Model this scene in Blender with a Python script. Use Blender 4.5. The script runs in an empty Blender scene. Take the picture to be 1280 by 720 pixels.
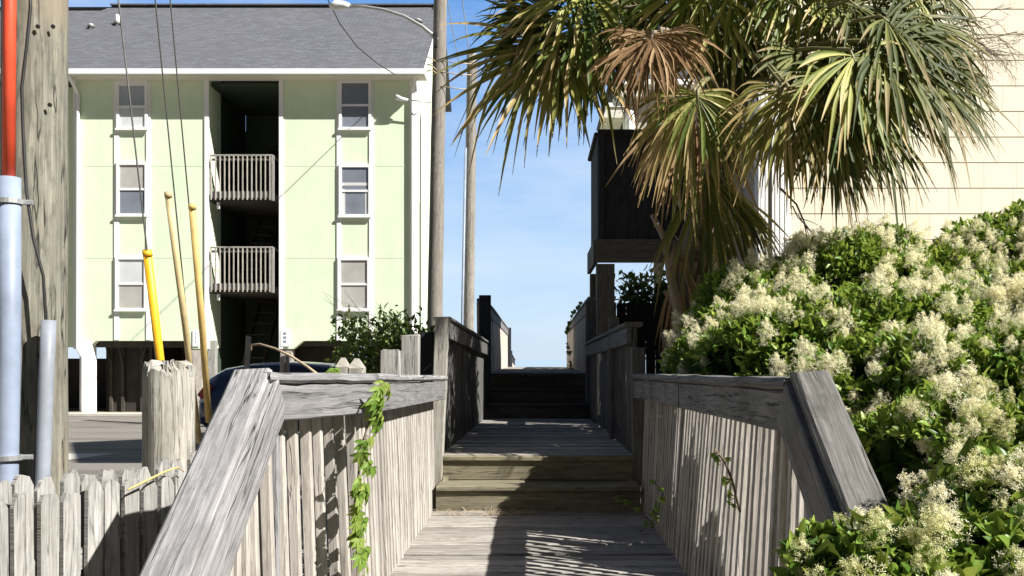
import bpy, math, random
import numpy as np
from mathutils import Vector, Matrix
random.seed(7)
rng = np.random.default_rng(11)
R = random.uniform
C = bpy.context.scene.collection
F = 1100.0; CX = 671.0; CY = 450.0; EYE = 1.6

def P(px, py, d):                       # a pixel of the 1280 wide photo at depth d -> world point
    return Vector(((px-CX)/F*d, d, EYE-(py-CY)/F*d))

# ------------------------------------------------------------------ mesh builder
class MB:
    def __init__(s): s.v=[]; s.f=[]; s.uv=[]
    def face(s, idx, uv): s.f.append(tuple(idx)); s.uv.append(uv)
    def quad(s, a, b, c, d, u0=None):
        i=len(s.v); s.v += [Vector(a),Vector(b),Vector(c),Vector(d)]
        w=(s.v[i+1]-s.v[i]).length; h=(s.v[i+3]-s.v[i]).length
        ou = 50*random.randint(0,200) if u0 is None else u0
        s.face((i,i+1,i+2,i+3), [(ou,0),(ou+w,0),(ou+w,h),(ou,h)])
    def board(s, p0, p1, w, h, up=(0,0,1), ch=.004, segs=1, jit=0.0, endj=0.0):
        p0=Vector(p0); p1=Vector(p1); d=(p1-p0); L=d.length; d.normalize()
        up=Vector(up); sd=d.cross(up)
        if sd.length<1e-4: sd=d.cross(Vector((0,1,0.01)))
        sd.normalize(); u2=sd.cross(d).normalized()
        c=min(ch,w*.3,h*.3); a=w/2; b=h/2
        sec=[(-a+c,-b),(a-c,-b),(a,-b+c),(a,b-c),(a-c,b),(-a+c,b),(-a,b-c),(-a,-b+c)]
        per=[0]
        for k in range(8):
            q=sec[(k+1)%8]; per.append(per[-1]+math.hypot(q[0]-sec[k][0],q[1]-sec[k][1]))
        ou=50*random.randint(0,400)+R(0,20); ov=R(0,10)
        base=len(s.v)
        for k in range(segs+1):
            t=k/segs; jx=R(-jit,jit); jy=R(-jit,jit)
            for (x,y) in sec:
                e=R(-endj,endj) if k in (0,segs) else 0
                s.v.append(p0+d*(t*L+e)+sd*(x+jx)+u2*(y+jy))
        for k in range(segs):
            for m in range(8):
                n=(m+1)%8; i=base+k*8
                s.face((i+m,i+n,i+8+n,i+8+m),
                  [(ou+k*L/segs,ov+per[m]),(ou+k*L/segs,ov+per[m+1]),(ou+(k+1)*L/segs,ov+per[m+1]),(ou+(k+1)*L/segs,ov+per[m])])
        s.face([base+7-m for m in range(8)], [(ou+sec[7-m][0]*.5,ov+sec[7-m][1]*1.0+3) for m in range(8)])
        e=base+segs*8
        s.face([e+m for m in range(8)], [(ou+sec[m][0]*.5,ov+sec[m][1]*1.0+5) for m in range(8)])
    def box(s, x0,x1,y0,y1,z0,z1, ch=.004):
        s.board(((x0+x1)/2,(y0+y1)/2,z0),((x0+x1)/2,(y0+y1)/2,z1), x1-x0, y1-y0, up=(0,1,0), ch=ch)
    def tube(s, pts, rad, n=8, cap=True):
        pts=[Vector(p) for p in pts]
        if not hasattr(rad,'__len__'): rad=[rad]*len(pts)
        ou=50*random.randint(0,400); base=len(s.v); acc=0; prev=None
        for i,p in enumerate(pts):
            t=(pts[min(i+1,len(pts)-1)]-pts[max(i-1,0)]).normalized()
            if prev is None:
                a=t.orthogonal().normalized()
            else:
                a=(prev-t*prev.dot(t)).normalized()
            prev=a; b=t.cross(a)
            for k in range(n):
                an=2*math.pi*k/n
                s.v.append(p+(a*math.cos(an)+b*math.sin(an))*rad[i])
        for i in range(len(pts)-1):
            L=(pts[i+1]-pts[i]).length
            for k in range(n):
                k2=(k+1)%n; q=base+i*n
                v0=k/n*6.28*rad[0]; v1=(k+1)/n*6.28*rad[0]
                s.face((q+k,q+k2,q+n+k2,q+n+k),[(ou+acc,v0),(ou+acc,v1),(ou+acc+L,v1),(ou+acc+L,v0)])
            acc+=L
        if cap:
            s.face([base+n-1-k for k in range(n)],[(ou,.01*k) for k in range(n)])
            e=base+(len(pts)-1)*n
            s.face([e+k for k in range(n)],[(ou,.01*k) for k in range(n)])
    def prism(s, poly, axis, a, b):     # poly: 2D points; axis 'y' extrudes from a to b (poly in x,z), 'x' (poly in y,z)
        n=len(poly); base=len(s.v)
        for t in (a,b):
            for (p,q) in poly:
                s.v.append(Vector((p,t,q)) if axis=='y' else Vector((t,p,q)) if axis=='x' else Vector((p,q,t)))
        s.face(list(range(base,base+n)),[(p,q) for p,q in poly])
        s.face(list(range(base+2*n-1,base+n-1,-1)),[(p,q) for p,q in reversed(poly)])
        for k in range(n):
            k2=(k+1)%n
            L=math.hypot(poly[k2][0]-poly[k][0],poly[k2][1]-poly[k][1])
            s.face((base+k2,base+k,base+n+k,base+n+k2),[(L,0),(0,0),(0,b-a),(L,b-a)])
    def cyl(s, c0, c1, r, n=20): s.tube([c0,c1], r, n)
    def build(s, name, mat, parent=None, smooth=False, off=None):
        me=bpy.data.meshes.new(name)
        o=off if off is not None else (root_loc(parent) if parent else Vector((0,0,0)))
        me.from_pydata([v-o for v in s.v],[],s.f)
        uvl=me.uv_layers.new(name='UVMap')
        flat=[c for f in s.uv for c in f]
        uvl.data.foreach_set('uv',[x for c in flat for x in c])
        me.materials.append(mat)
        ob=bpy.data.objects.new(name,me); C.objects.link(ob)
        if parent: ob.parent=parent
        else: ob.location=o
        fix_normals(me)
        if smooth:
            for p in me.polygons: p.use_smooth=True
        return ob
import bmesh
def fix_normals(me):
    bm=bmesh.new(); bm.from_mesh(me); bmesh.ops.recalc_face_normals(bm,faces=bm.faces); bm.to_mesh(me); bm.free()
def root_loc(o):
    while o.parent: o=o.parent
    return o.location.copy()
def arr_mesh(name, V, T, UV, mat, parent=None, smooth=False):   # numpy triangles
    me=bpy.data.meshes.new(name); V=np.asarray(V,dtype=np.float32); T=np.asarray(T,dtype=np.int32)
    o=np.array(root_loc(parent)) if parent else np.zeros(3)
    V=V-o
    me.vertices.add(len(V)); me.vertices.foreach_set('co',V.astype(np.float32).ravel())
    me.loops.add(T.size); me.loops.foreach_set('vertex_index',T.ravel())
    me.polygons.add(len(T)); me.polygons.foreach_set('loop_start',np.arange(0,T.size,3,dtype=np.int32))
    if UV is not None:
        uvl=me.uv_layers.new(name='UVMap'); uvl.data.foreach_set('uv',np.asarray(UV,dtype=np.float32)[T.ravel()].ravel())
    me.materials.append(mat); me.update(calc_edges=True); me.validate()
    if smooth: me.polygons.foreach_set('use_smooth',np.ones(len(T),dtype=bool))
    ob=bpy.data.objects.new(name,me); C.objects.link(ob)
    if parent: ob.parent=parent
    return ob

def tag(o,label=None,cat=None,group=None,kind=None):
    if label: o['label']=label
    if cat: o['category']=cat
    if group: o['group']=group
    if kind: o['kind']=kind
    return o
def thing(name,label,cat,loc=(0,0,0),group=None):
    o=bpy.data.objects.new(name,None); C.objects.link(o); o.location=loc; o.empty_display_size=.1
    return tag(o,label,cat,group)
def struct(mb,name,mat): return tag(mb.build(name,mat),kind='structure')

# ------------------------------------------------------------------ materials
class NT:
    def __init__(s,name):
        s.m=bpy.data.materials.new(name); s.m.use_nodes=True; s.t=s.m.node_tree
        for n in list(s.t.nodes): s.t.nodes.remove(n)
        s.out=s.t.nodes.new('ShaderNodeOutputMaterial')
    def n(s,typ,**kw):
        x=s.t.nodes.new(typ)
        for k,v in kw.items():
            if k.startswith('i_'): x.inputs[k[2:].replace('_',' ')].default_value=v
            else: setattr(x,k,v)
        return x
    def l(s,a,b): s.t.links.new(a,b)
    def math(s,op,a,b=None,clamp=False):
        x=s.n('ShaderNodeMath',operation=op,use_clamp=clamp)
        for i,q in enumerate((a,b)):
            if q is None: continue
            if isinstance(q,(int,float)): x.inputs[i].default_value=q
            else: s.l(q,x.inputs[i])
        return x.outputs[0]
    def noise(s,vec,scale,detail=3,rough=.5,dims='3D'):
        x=s.n('ShaderNodeTexNoise',noise_dimensions=dims); x.inputs['Scale'].default_value=scale
        x.inputs['Detail'].default_value=detail; x.inputs['Roughness'].default_value=rough
        if vec is not None: s.l(vec,x.inputs['Vector'])
        return x.outputs['Fac']
    def mapping(s,vec,scale=(1,1,1),loc=(0,0,0)):
        x=s.n('ShaderNodeMapping'); x.inputs['Scale'].default_value=scale; x.inputs['Location'].default_value=loc
        s.l(vec,x.inputs['Vector']); return x.outputs[0]
    def ramp(s,fac,stops):
        x=s.n('ShaderNodeValToRGB'); e=x.color_ramp.elements
        while len(e)<len(stops): e.new(.5)
        for k,(p,c) in enumerate(stops):
            e[k].position=p; e[k].color=(*c,1) if len(c)==3 else c
        s.l(fac,x.inputs[0]); return x.outputs[0]
    def mix(s,fac,a,b,mode='MIX'):
        x=s.n('ShaderNodeMix',data_type='RGBA',blend_type=mode)
        for sock,q in ((x.inputs[0],fac),(x.inputs[6],a),(x.inputs[7],b)):
            if isinstance(q,(int,float)): sock.default_value=q
            elif isinstance(q,tuple): sock.default_value=(*q,1)
            else: s.l(q,sock)
        return x.outputs[2]
    def bsdf(s,col,rough=.7,bump=None,bstr=.3,bdist=.01,spec=.5,metal=0,coat=0):
        p=s.n('ShaderNodeBsdfPrincipled')
        for nm,q in (('Base Color',col),('Roughness',rough),('Specular IOR Level',spec),('Metallic',metal),('Coat Weight',coat)):
            if isinstance(q,(int,float)): p.inputs[nm].default_value=q
            elif isinstance(q,tuple): p.inputs[nm].default_value=(*q,1)
            else: s.l(q,p.inputs[nm])
        if bump is not None:
            b=s.n('ShaderNodeBump'); b.inputs['Strength'].default_value=bstr; b.inputs['Distance'].default_value=bdist
            s.l(bump,b.inputs['Height']); s.l(b.outputs[0],p.inputs['Normal'])
        return p
    def done(s,sh): s.l(sh.outputs[0],s.out.inputs[0]); return s.m
    def uv(s): return s.n('ShaderNodeTexCoord').outputs['UV']
    def obj(s): return s.n('ShaderNodeTexCoord').outputs['Object']

def wood(name,light,dark,crack=.5,vary=.35,stain=(.1,.1,.08),stain_amt=.25,rough=.85,grain=1.0):
    t=NT(name); uv=t.uv(); obj=t.obj()
    sep=t.n('ShaderNodeSeparateXYZ'); t.l(uv,sep.inputs[0])
    idx=t.math('FLOOR',t.math('DIVIDE',sep.outputs[0],50.0))
    wn=t.n('ShaderNodeTexWhiteNoise',noise_dimensions='1D'); t.l(idx,wn.inputs['W'])
    uu=t.math('SUBTRACT',sep.outputs[0],t.math('MULTIPLY',idx,50.0))
    cmb=t.n('ShaderNodeCombineXYZ'); t.l(uu,cmb.inputs[0]); t.l(sep.outputs[1],cmb.inputs[1]); t.l(t.math('MULTIPLY',wn.outputs[0],37.0),cmb.inputs[2])
    v=cmb.outputs[0]
    warp=t.noise(t.mapping(v,(2.2,9,1)),1.0,2)
    w2=t.n('ShaderNodeVectorMath',operation='SCALE'); 
    wv=t.n('ShaderNodeCombineXYZ'); t.l(t.math('MULTIPLY',t.math('SUBTRACT',warp,.5),.045),wv.inputs[1])
    va=t.n('ShaderNodeVectorMath',operation='ADD'); t.l(v,va.inputs[0]); t.l(wv.outputs[0],va.inputs[1]); vw=va.outputs[0]
    g1=t.noise(t.mapping(vw,(3.0*grain,95*grain,1)),1.0,4,.6)
    g2=t.noise(t.mapping(vw,(9*grain,330*grain,1)),1.0,2,.6)
    big=t.noise(t.mapping(v,(1.6,7,1)),1.0,3,.6)
    c1=t.noise(t.mapping(vw,(1.6,42*grain,1),(3,7,0)),1.0,3,.45)
    ck=t.math('SUBTRACT',1.0,t.math('MULTIPLY',t.math('ABSOLUTE',t.math('SUBTRACT',c1,.40)),38.0),True)
    ck=t.math('MULTIPLY',ck,t.ramp_f(big,.42,.62) if hasattr(t,'ramp_f') else t.ramp(big,[(.36,(0,0,0)),(.52,(1,1,1))]))
    gg=t.math('ADD',t.math('MULTIPLY',g1,.65),t.math('MULTIPLY',g2,.35))
    col=t.ramp(gg,[(.30,dark),(.52,tuple((a+b)/2 for a,b in zip(light,dark))),(.68,light)])
    tone=t.math('ADD',1-vary/2,t.math('MULTIPLY',wn.outputs[0],vary))
    tone=t.math('MULTIPLY',tone,t.math('ADD',.72,t.math('MULTIPLY',big,.56)))
    tc=t.n('ShaderNodeCombineColor'); 
    for k in range(3): t.l(tone,tc.inputs[k])
    col=t.mix(1.0,col,tc.outputs[0],'MULTIPLY')
    mot=t.noise(t.mapping(v,(7,26,1),(1,2,3)),1.0,4,.7)
    col=t.mix(t.math('MULTIPLY',t.ramp(mot,[(.48,(0,0,0)),(.66,(1,1,1))]),.55),col,tuple(x*.75 for x in dark))
    vo=t.n('ShaderNodeTexVoronoi'); vo.inputs['Scale'].default_value=1.0; t.l(t.mapping(vw,(1.5,6.0,1)),vo.inputs['Vector'])
    sv=t.n('ShaderNodeSeparateColor'); t.l(vo.outputs['Color'],sv.inputs[0])
    kn=t.math('MULTIPLY',t.ramp(vo.outputs['Distance'],[(.0,(1,1,1)),(.045,(.85,.85,.85)),(.075,(.35,.35,.35)),(.12,(0,0,0))]),t.math('GREATER_THAN',sv.outputs[0],.55))
    col=t.mix(t.math('MULTIPLY',kn,.8),col,tuple(x*.45 for x in dark))
    st=t.noise(obj,2.3,5,.7)
    stf=t.math('MULTIPLY',t.ramp(st,[(.50,(0,0,0)),(.68,(1,1,1))]),stain_amt)
    col=t.mix(stf,col,stain)
    col=t.mix(t.math('MULTIPLY',ck,crack),col,tuple(x*.12 for x in dark))
    h=t.math('SUBTRACT',gg,t.math('MULTIPLY',ck,.9))
    return t.done(t.bsdf(col,rough,h,.55,.006,.25))

def plain(name,col,rough=.6,vary=.12,scale=6,spec=.4,metal=0,bump=0,coat=0):
    t=NT(name); o=t.obj(); n=t.noise(o,scale,5,.65)
    c=t.mix(t.ramp(n,[(.3,(0,0,0)),(.7,(1,1,1))]),tuple(x*(1-vary) for x in col),tuple(min(1,x*(1+vary)) for x in col))
    f=t.noise(o,scale*9,3) if bump else None
    return t.done(t.bsdf(c,rough,f,bump,.01,spec,metal,coat))

def leafmat(name,stops,rough=.45,trans=.3,tip=None,spec=.4):
    t=NT(name); uv=t.uv(); sep=t.n('ShaderNodeSeparateXYZ'); t.l(uv,sep.inputs[0])
    idx=t.math('FLOOR',sep.outputs[1]); wn=t.n('ShaderNodeTexWhiteNoise',noise_dimensions='1D'); t.l(idx,wn.inputs['W'])
    col=t.ramp(wn.outputs[0],stops)
    if tip:
        n=t.math('ADD',sep.outputs[0],t.math('MULTIPLY',t.math('SUBTRACT',wn.outputs[0],.5),.6))
        col=t.mix(t.ramp(n,[(tip[1],(0,0,0)),(tip[2],(1,1,1))]),col,tip[0])
    p=t.bsdf(col,rough,None,spec=spec*.6)
    tr=t.n('ShaderNodeBsdfTranslucent'); t.l(t.mix(.5,col,(.35,.40,.06) if not name.startswith('cream') else (.85,.80,.52),'MIX'),tr.inputs[0])
    mx=t.n('ShaderNodeMixShader'); mx.inputs[0].default_value=trans
    t.l(p.outputs[0],mx.inputs[1]); t.l(tr.outputs[0],mx.inputs[2])
    return t.done(mx)

M={}
M['rail']=wood('weathered_grey_wood',(.34,.332,.335),(.125,.122,.123),.95,.3,(.11,.105,.10),.3)
M['railr']=wood('mildewed_grey_wood',(.25,.24,.225),(.085,.082,.075),1.0,.3,(.045,.045,.035),.65)
M['slat']=wood('weathered_baluster_wood',(.52,.485,.44),(.29,.265,.235),.6,.35,(.2,.18,.14),.25)
M['deck']=wood('weathered_deck_plank',(.45,.42,.38),(.18,.165,.145),.8,.5,(.12,.10,.08),.35)
M['riser']=wood('mossy_step_wood',(.30,.27,.19),(.13,.118,.075),.6,.25,(.10,.08,.045),.45)
M['dark']=wood('dark_shaded_wood',(.042,.047,.060),(.017,.019,.024),.4,.25,(.03,.03,.03),.3)  # near-black wood; the shade is put into its colour
M['dimwood']=wood('dim_step_wood',(.13,.125,.11),(.055,.052,.046),.6,.3,(.04,.04,.035),.3)  # step wood darkened to carry the shade on the far steps
M['greydark']=wood('grey_shade_wood',(.19,.185,.175),(.075,.074,.072),.6,.3,(.07,.065,.06),.35)  # darker copy of the grey wood with shade put into it
M['picket']=wood('bleached_picket_wood',(.46,.448,.42),(.20,.194,.18),.6,.25,(.16,.15,.11),.4)
M['piling']=wood('bleached_piling_wood',(.47,.45,.40),(.22,.21,.18),.6,.2,(.22,.19,.13),.5,grain=.8)
M['pole']=wood('treated_pole_wood',(.29,.28,.225),(.08,.077,.062),1.0,.1,(.24,.20,.14),.7,grain=.42)
M['farpole']=wood('far_pole_wood',(.33,.305,.265),(.165,.15,.13),.5,.15,(.15,.13,.10),.4,grain=.3)
M['lit']=wood('sunlit_baluster_wood',(.62,.55,.48),(.42,.37,.32),.3,.25,(.3,.26,.2),.2)  # baluster wood with sunlight put into its paler colour
M['orange']=plain('orange_duct_plastic',(.64,.08,.035),.45,.2,5)
M['pvc']=plain('grey_conduit_plastic',(.23,.275,.36),.5,.22,3.5)
M['pvcdark']=plain('dull_conduit_plastic',(.25,.27,.31),.5,.25,4)
M['black']=plain('black_cable_rubber',(.02,.02,.02),.5,.2,5)
M['steel']=plain('galvanised_steel',(.42,.43,.43),.45,.15,12,metal=.6)
M['wire']=plain('dull_wire_strand',(.16,.165,.16),.55,.2,12,metal=.3)
M['yellow']=plain('bright_yellow_guard',(.78,.41,.02),.45,.2,6)
M['faded']=plain('faded_yellow_guard',(.52,.38,.14),.6,.25,5)
M['tan']=plain('sunbleached_guard',(.50,.40,.21),.6,.3,4)
M['green']=None
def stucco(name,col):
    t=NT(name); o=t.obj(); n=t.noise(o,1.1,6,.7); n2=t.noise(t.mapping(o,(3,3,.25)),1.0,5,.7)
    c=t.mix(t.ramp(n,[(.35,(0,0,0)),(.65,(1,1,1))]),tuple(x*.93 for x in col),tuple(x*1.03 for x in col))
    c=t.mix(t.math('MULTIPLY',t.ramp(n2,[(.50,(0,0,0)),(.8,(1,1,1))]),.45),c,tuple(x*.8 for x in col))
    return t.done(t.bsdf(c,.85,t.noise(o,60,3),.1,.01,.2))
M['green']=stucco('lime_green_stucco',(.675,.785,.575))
M['dgreen']=stucco('shade_darkened_hall_green',(.055,.075,.055))  # green hall wall with the recess shade put into its colour
M['white']=plain('white_trim_paint',(.80,.80,.80),.5,.04,3)
M['soffit']=plain('cream_soffit',(.62,.60,.52),.7,.06,3)
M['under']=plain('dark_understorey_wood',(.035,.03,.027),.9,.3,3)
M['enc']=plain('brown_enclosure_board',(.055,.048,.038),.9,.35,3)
def shingle():
    t=NT('grey_asphalt_shingle'); uv=t.uv()
    br=t.n('ShaderNodeTexBrick'); t.l(uv,br.inputs['Vector']); br.inputs['Scale'].default_value=1.0
    br.inputs['Brick Width'].default_value=.33; br.inputs['Row Height'].default_value=.15; br.inputs['Mortar Size'].default_value=.008
    br.inputs['Color1'].default_value=(.095,.103,.122,1); br.inputs['Color2'].default_value=(.135,.145,.17,1); br.inputs['Mortar'].default_value=(.055,.055,.06,1)
    n=t.noise(t.mapping(uv,(3.0,6.5,1)),1.0,4,.7); n2=t.noise(uv,.5,4)
    c=t.mix(t.math('MULTIPLY',t.ramp(n,[(.45,(0,0,0)),(.62,(1,1,1))]),.75),br.outputs[0],(.075,.076,.085))
    c=t.mix(t.math('MULTIPLY',n2,.4),c,(.16,.155,.16))
    return t.done(t.bsdf(c,.95,br.outputs['Fac'],.4,.02,.15))
M['shingle']=shingle()
def siding():
    t=NT('cream_shake_siding'); uv=t.uv(); o=t.obj()
    br=t.n('ShaderNodeTexBrick'); t.l(uv,br.inputs['Vector']); br.inputs['Scale'].default_value=1.0
    br.inputs['Brick Width'].default_value=.34; br.inputs['Row Height'].default_value=4.0; br.inputs['Mortar Size'].default_value=.0045
    br.inputs['Color1'].default_value=(.80,.745,.62,1); br.inputs['Color2'].default_value=(.77,.71,.58,1); br.inputs['Mortar'].default_value=(.58,.51,.39,1)
    g=t.noise(t.mapping(uv,(55,1.0,1)),1.0,3); 
    c=t.mix(t.math('MULTIPLY',g,.25),br.outputs[0],(.75,.69,.56))
    return t.done(t.bsdf(c,.8,g,.15,.004,.2))
M['siding']=siding()
M['housegrey']=plain('shaded_side_siding',(.42,.385,.33),.8,.08,4)  # side-wall copy of the cream siding, shade put into its colour
def glassmat(name,col,rough=.08):
    t=NT(name); o=t.obj(); n=t.noise(o,1.7,3)
    c=t.mix(n,tuple(x*.7 for x in col),tuple(x*1.3 for x in col))
    return t.done(t.bsdf(c,rough,None,spec=.6))
M['g_blind']=glassmat('pane_pale_blind',(.58,.60,.62),.15)
M['g_mid']=glassmat('pane_grey_screen',(.38,.41,.45),.2)
M['g_dark']=glassmat('pane_dark_glass',(.19,.21,.25),.08)
M['g_beige']=glassmat('pane_beige_blind',(.42,.41,.38),.15)
M['curtain']=plain('pale_curtain',(.6,.6,.6),.8,.1,4)
def asphalt():
    t=NT('worn_asphalt'); o=t.obj(); n=t.noise(o,.35,5,.7); f=t.noise(o,60,4,.7); s=t.noise(t.mapping(o,(.25,1.1,1)),1.0,4,.65)
    c=t.ramp(n,[(.3,(.13,.118,.105)),(.7,(.20,.185,.165))])
    c=t.mix(t.ramp(f,[(.35,(0,0,0)),(.7,(1,1,1))]),c,(.22,.20,.18))
    c=t.mix(t.math('MULTIPLY',t.ramp(s,[(.5,(0,0,0)),(.62,(1,1,1))]),.55),c,(.085,.08,.075))
    return t.done(t.bsdf(c,.9,f,.3,.01,.2))
M['asphalt']=asphalt()
def sandm():
    t=NT('sandy_ground'); o=t.obj(); n=t.noise(o,.5,6,.7); f=t.noise(o,35,5,.7)
    c=t.ramp(n,[(.35,(.24,.20,.14)),(.65,(.36,.31,.23))]); c=t.mix(t.math('MULTIPLY',f,.5),c,(.15,.13,.08))
    return t.done(t.bsdf(c,.95,f,.5,.03,.1))
M['sand']=sandm()
M['concrete']=plain('pale_concrete',(.46,.43,.38),.9,.15,2,bump=.2)
def seam():
    t=NT('sea_water'); o=t.obj(); n=t.noise(t.mapping(o,(.02,.2,1)),1.0,4,.6)
    c=t.mix(n,(.22,.33,.42),(.28,.39,.48))
    return t.done(t.bsdf(c,.12,t.noise(t.mapping(o,(.15,.7,1)),1.0,4),.04,.2,.5))
M['sea']=seam()
M['carpaint']=plain('navy_car_paint',(.022,.036,.075),.22,.1,2,.5,coat=.8)
M['tyre']=plain('tyre_rubber',(.02,.02,.02),.85,.2,8)
M['alloy']=plain('alloy_rim',(.5,.5,.52),.3,.1,8,metal=.8)
M['carglass']=glassmat('car_glass',(.02,.03,.045),.05)
M['red']=plain('red_tail_lens',(.45,.015,.02),.2,.1,8)
M['clear']=plain('clear_lens',(.75,.76,.78),.15,.05,8)
M['lig']=leafmat('privet_leaf',[(0,(.05,.115,.016)),(.4,(.12,.225,.032)),(.7,(.22,.33,.055)),(1,(.38,.44,.10))],.36,.36)
M['lig2']=leafmat('inner_privet_leaf',[(0,(.018,.05,.01)),(1,(.04,.09,.018))],.5,.15)  # inner leaves with the shrub's inner shade put into their colour
M['flower']=leafmat('cream_blossom',[(0,(.78,.70,.42)),(.35,(.91,.86,.62)),(.8,(.95,.93,.80)),(1,(.80,.80,.50))],.8,.5,spec=.1)
M['flower2']=leafmat('greenish_cream_blossom',[(0,(.66,.60,.28)),(.4,(.85,.81,.50)),(.8,(.93,.90,.68)),(1,(.60,.64,.24))],.8,.5,spec=.1)
M['stem']=plain('shrub_stem',(.13,.10,.07),.9,.3,9)
M['palm']=leafmat('palm_green_leaf',[(0,(.05,.085,.013)),(.35,(.13,.175,.03)),(.7,(.27,.285,.06)),(1,(.46,.43,.16))],.5,.22,((.48,.37,.17),.88,1.15))
M['palmy']=leafmat('palm_yellowing_leaf',[(0,(.12,.135,.03)),(.35,(.24,.23,.06)),(.7,(.38,.30,.12)),(1,(.50,.40,.20))],.45,.25,((.50,.36,.17),.68,1.08))
M['palmd']=leafmat('palm_dark_leaf',[(0,(.03,.045,.010)),(.6,(.075,.095,.02)),(1,(.19,.19,.05))],.6,.12,((.22,.17,.08),.8,1.1))  # crown-interior shade is put into this darker leaf colour
M['palmdead']=leafmat('palm_dead_leaf',[(0,(.13,.075,.035)),(.5,(.27,.17,.09)),(1,(.44,.31,.18))],.8,.12,spec=.15)
M['petiole']=plain('palm_petiole',(.17,.16,.07),.5,.3,5)
M['petdead']=plain('dead_petiole',(.25,.20,.145),.8,.3,5)
M['boot']=plain('palm_boot_fibre',(.14,.115,.085),.95,.5,9,bump=.6)
M['vine']=leafmat('creeper_leaf',[(0,(.10,.19,.03)),(.5,(.17,.27,.045)),(1,(.28,.36,.08))],.45,.35)
M['shrubl']=leafmat('wax_shrub_leaf',[(0,(.03,.055,.015)),(.6,(.07,.11,.025)),(1,(.15,.17,.04))],.5,.25)
M['shrubg']=leafmat('coastal_shrub_leaf',[(0,(.03,.06,.014)),(.5,(.09,.15,.03)),(1,(.22,.27,.06))],.45,.3)
M['dry']=plain('dry_stem',(.42,.33,.22),.9,.25,9)

# ------------------------------------------------------------------ world, sun, camera
SUN=Vector((1.0,-.53,1.0)).normalized()
el=math.asin(SUN.z); rot=math.atan2(SUN.x,SUN.y)
w=bpy.data.worlds.new('World'); bpy.context.scene.world=w; w.use_nodes=True
nt=w.node_tree
for n in list(nt.nodes): nt.nodes.remove(n)
wo=nt.nodes.new('ShaderNodeOutputWorld'); bg=nt.nodes.new('ShaderNodeBackground'); sky=nt.nodes.new('ShaderNodeTexSky')
sky.sky_type='NISHITA'; sky.sun_disc=False; sky.sun_elevation=el; sky.sun_rotation=rot
sky.air_density=1.0; sky.dust_density=.35; sky.ozone_density=2.2; sky.altitude=0
def nn(typ,**kw):
    x=nt.nodes.new(typ)
    for k,v in kw.items(): setattr(x,k,v)
    return x
tc=nn('ShaderNodeTexCoord'); mp=nn('ShaderNodeMapping'); mp.inputs['Scale'].default_value=(1.6,1.6,7); mp.inputs['Location'].default_value=(.35,0,.4)
no=nn('ShaderNodeTexNoise'); no.inputs['Scale'].default_value=1.5; no.inputs['Detail'].default_value=6; no.inputs['Roughness'].default_value=.6
cr=nn('ShaderNodeValToRGB'); cr.color_ramp.elements[0].position=.40; cr.color_ramp.elements[1].position=.66; cr.color_ramp.elements[1].color=(.48,.48,.48,1)
sp=nn('ShaderNodeSeparateXYZ'); nt.links.new(tc.outputs['Generated'],sp.inputs[0])
gr=nn('ShaderNodeValToRGB'); e=gr.color_ramp.elements
SKYC=[(0,(3.5,4.6,6.0)),(.10,(3.0,4.3,6.0)),(.22,(2.1,3.6,5.95)),(.37,(.85,2.35,5.4)),(.6,(.3,1.0,2.8)),(1,(.12,.4,1.3))]
while len(e)<len(SKYC): e.new(.5)
for k,(p_,c_) in enumerate(SKYC): e[k].position=p_; e[k].color=(*[q/6 for q in c_],1)
sc6=nn('ShaderNodeVectorMath',operation='SCALE'); sc6.inputs['Scale'].default_value=6.0
nt.links.new(sp.outputs[2],gr.inputs[0]); nt.links.new(gr.outputs[0],sc6.inputs[0])
m1=nn('ShaderNodeMix',data_type='RGBA'); m1.inputs[0].default_value=.80
nt.links.new(sky.outputs[0],m1.inputs[6]); nt.links.new(sc6.outputs[0],m1.inputs[7])
mx=nn('ShaderNodeMix',data_type='RGBA'); mx.inputs[7].default_value=(5.0,5.6,6.5,1)
nt.links.new(tc.outputs['Generated'],mp.inputs[0]); nt.links.new(mp.outputs[0],no.inputs['Vector']); nt.links.new(no.outputs['Fac'],cr.inputs[0])
nt.links.new(cr.outputs[0],mx.inputs[0]); nt.links.new(m1.outputs[2],mx.inputs[6])
# sky dimmed inland, behind the camera, to cut the fill in shaded places
mr=nn('ShaderNodeMapRange',interpolation_type='SMOOTHSTEP'); mr.inputs['From Min'].default_value=-.2; mr.inputs['From Max'].default_value=.6; mr.inputs['To Min'].default_value=.16; mr.inputs['To Max'].default_value=1.0
nt.links.new(sp.outputs[1],mr.inputs[0])
m3=nn('ShaderNodeVectorMath',operation='SCALE'); nt.links.new(mx.outputs[2],m3.inputs[0]); nt.links.new(mr.outputs[0],m3.inputs['Scale'])
nt.links.new(m3.outputs[0],bg.inputs[0])
bg.inputs[1].default_value=.076; nt.links.new(bg.outputs[0],wo.inputs[0])
sl=bpy.data.lights.new('sun','SUN'); sl.energy=5.0; sl.angle=math.radians(.5); sl.color=(1,.965,.91)
so=bpy.data.objects.new('sun',sl); C.objects.link(so); so.rotation_euler=SUN.to_track_quat('Z','Y').to_euler(); so.location=(10,-8,12)
cd=bpy.data.cameras.new('camera'); co=bpy.data.objects.new('camera',cd); C.objects.link(co)
cd.sensor_width=36; cd.lens=F/1280*36; cd.shift_x=-(CX-640)/1280; cd.shift_y=(CY-360)/1280
cd.clip_start=.05; cd.clip_end=20000
co.location=(0,0,EYE); co.rotation_euler=(math.radians(90),0,0)
sc=bpy.context.scene; sc.camera=co
sc.view_settings.view_transform='Standard'; sc.view_settings.look='None'; sc.view_settings.exposure=1.1; sc.view_settings.gamma=1
sc.cycles.max_bounces=6; sc.cycles.transparent_max_bounces=8

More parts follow.
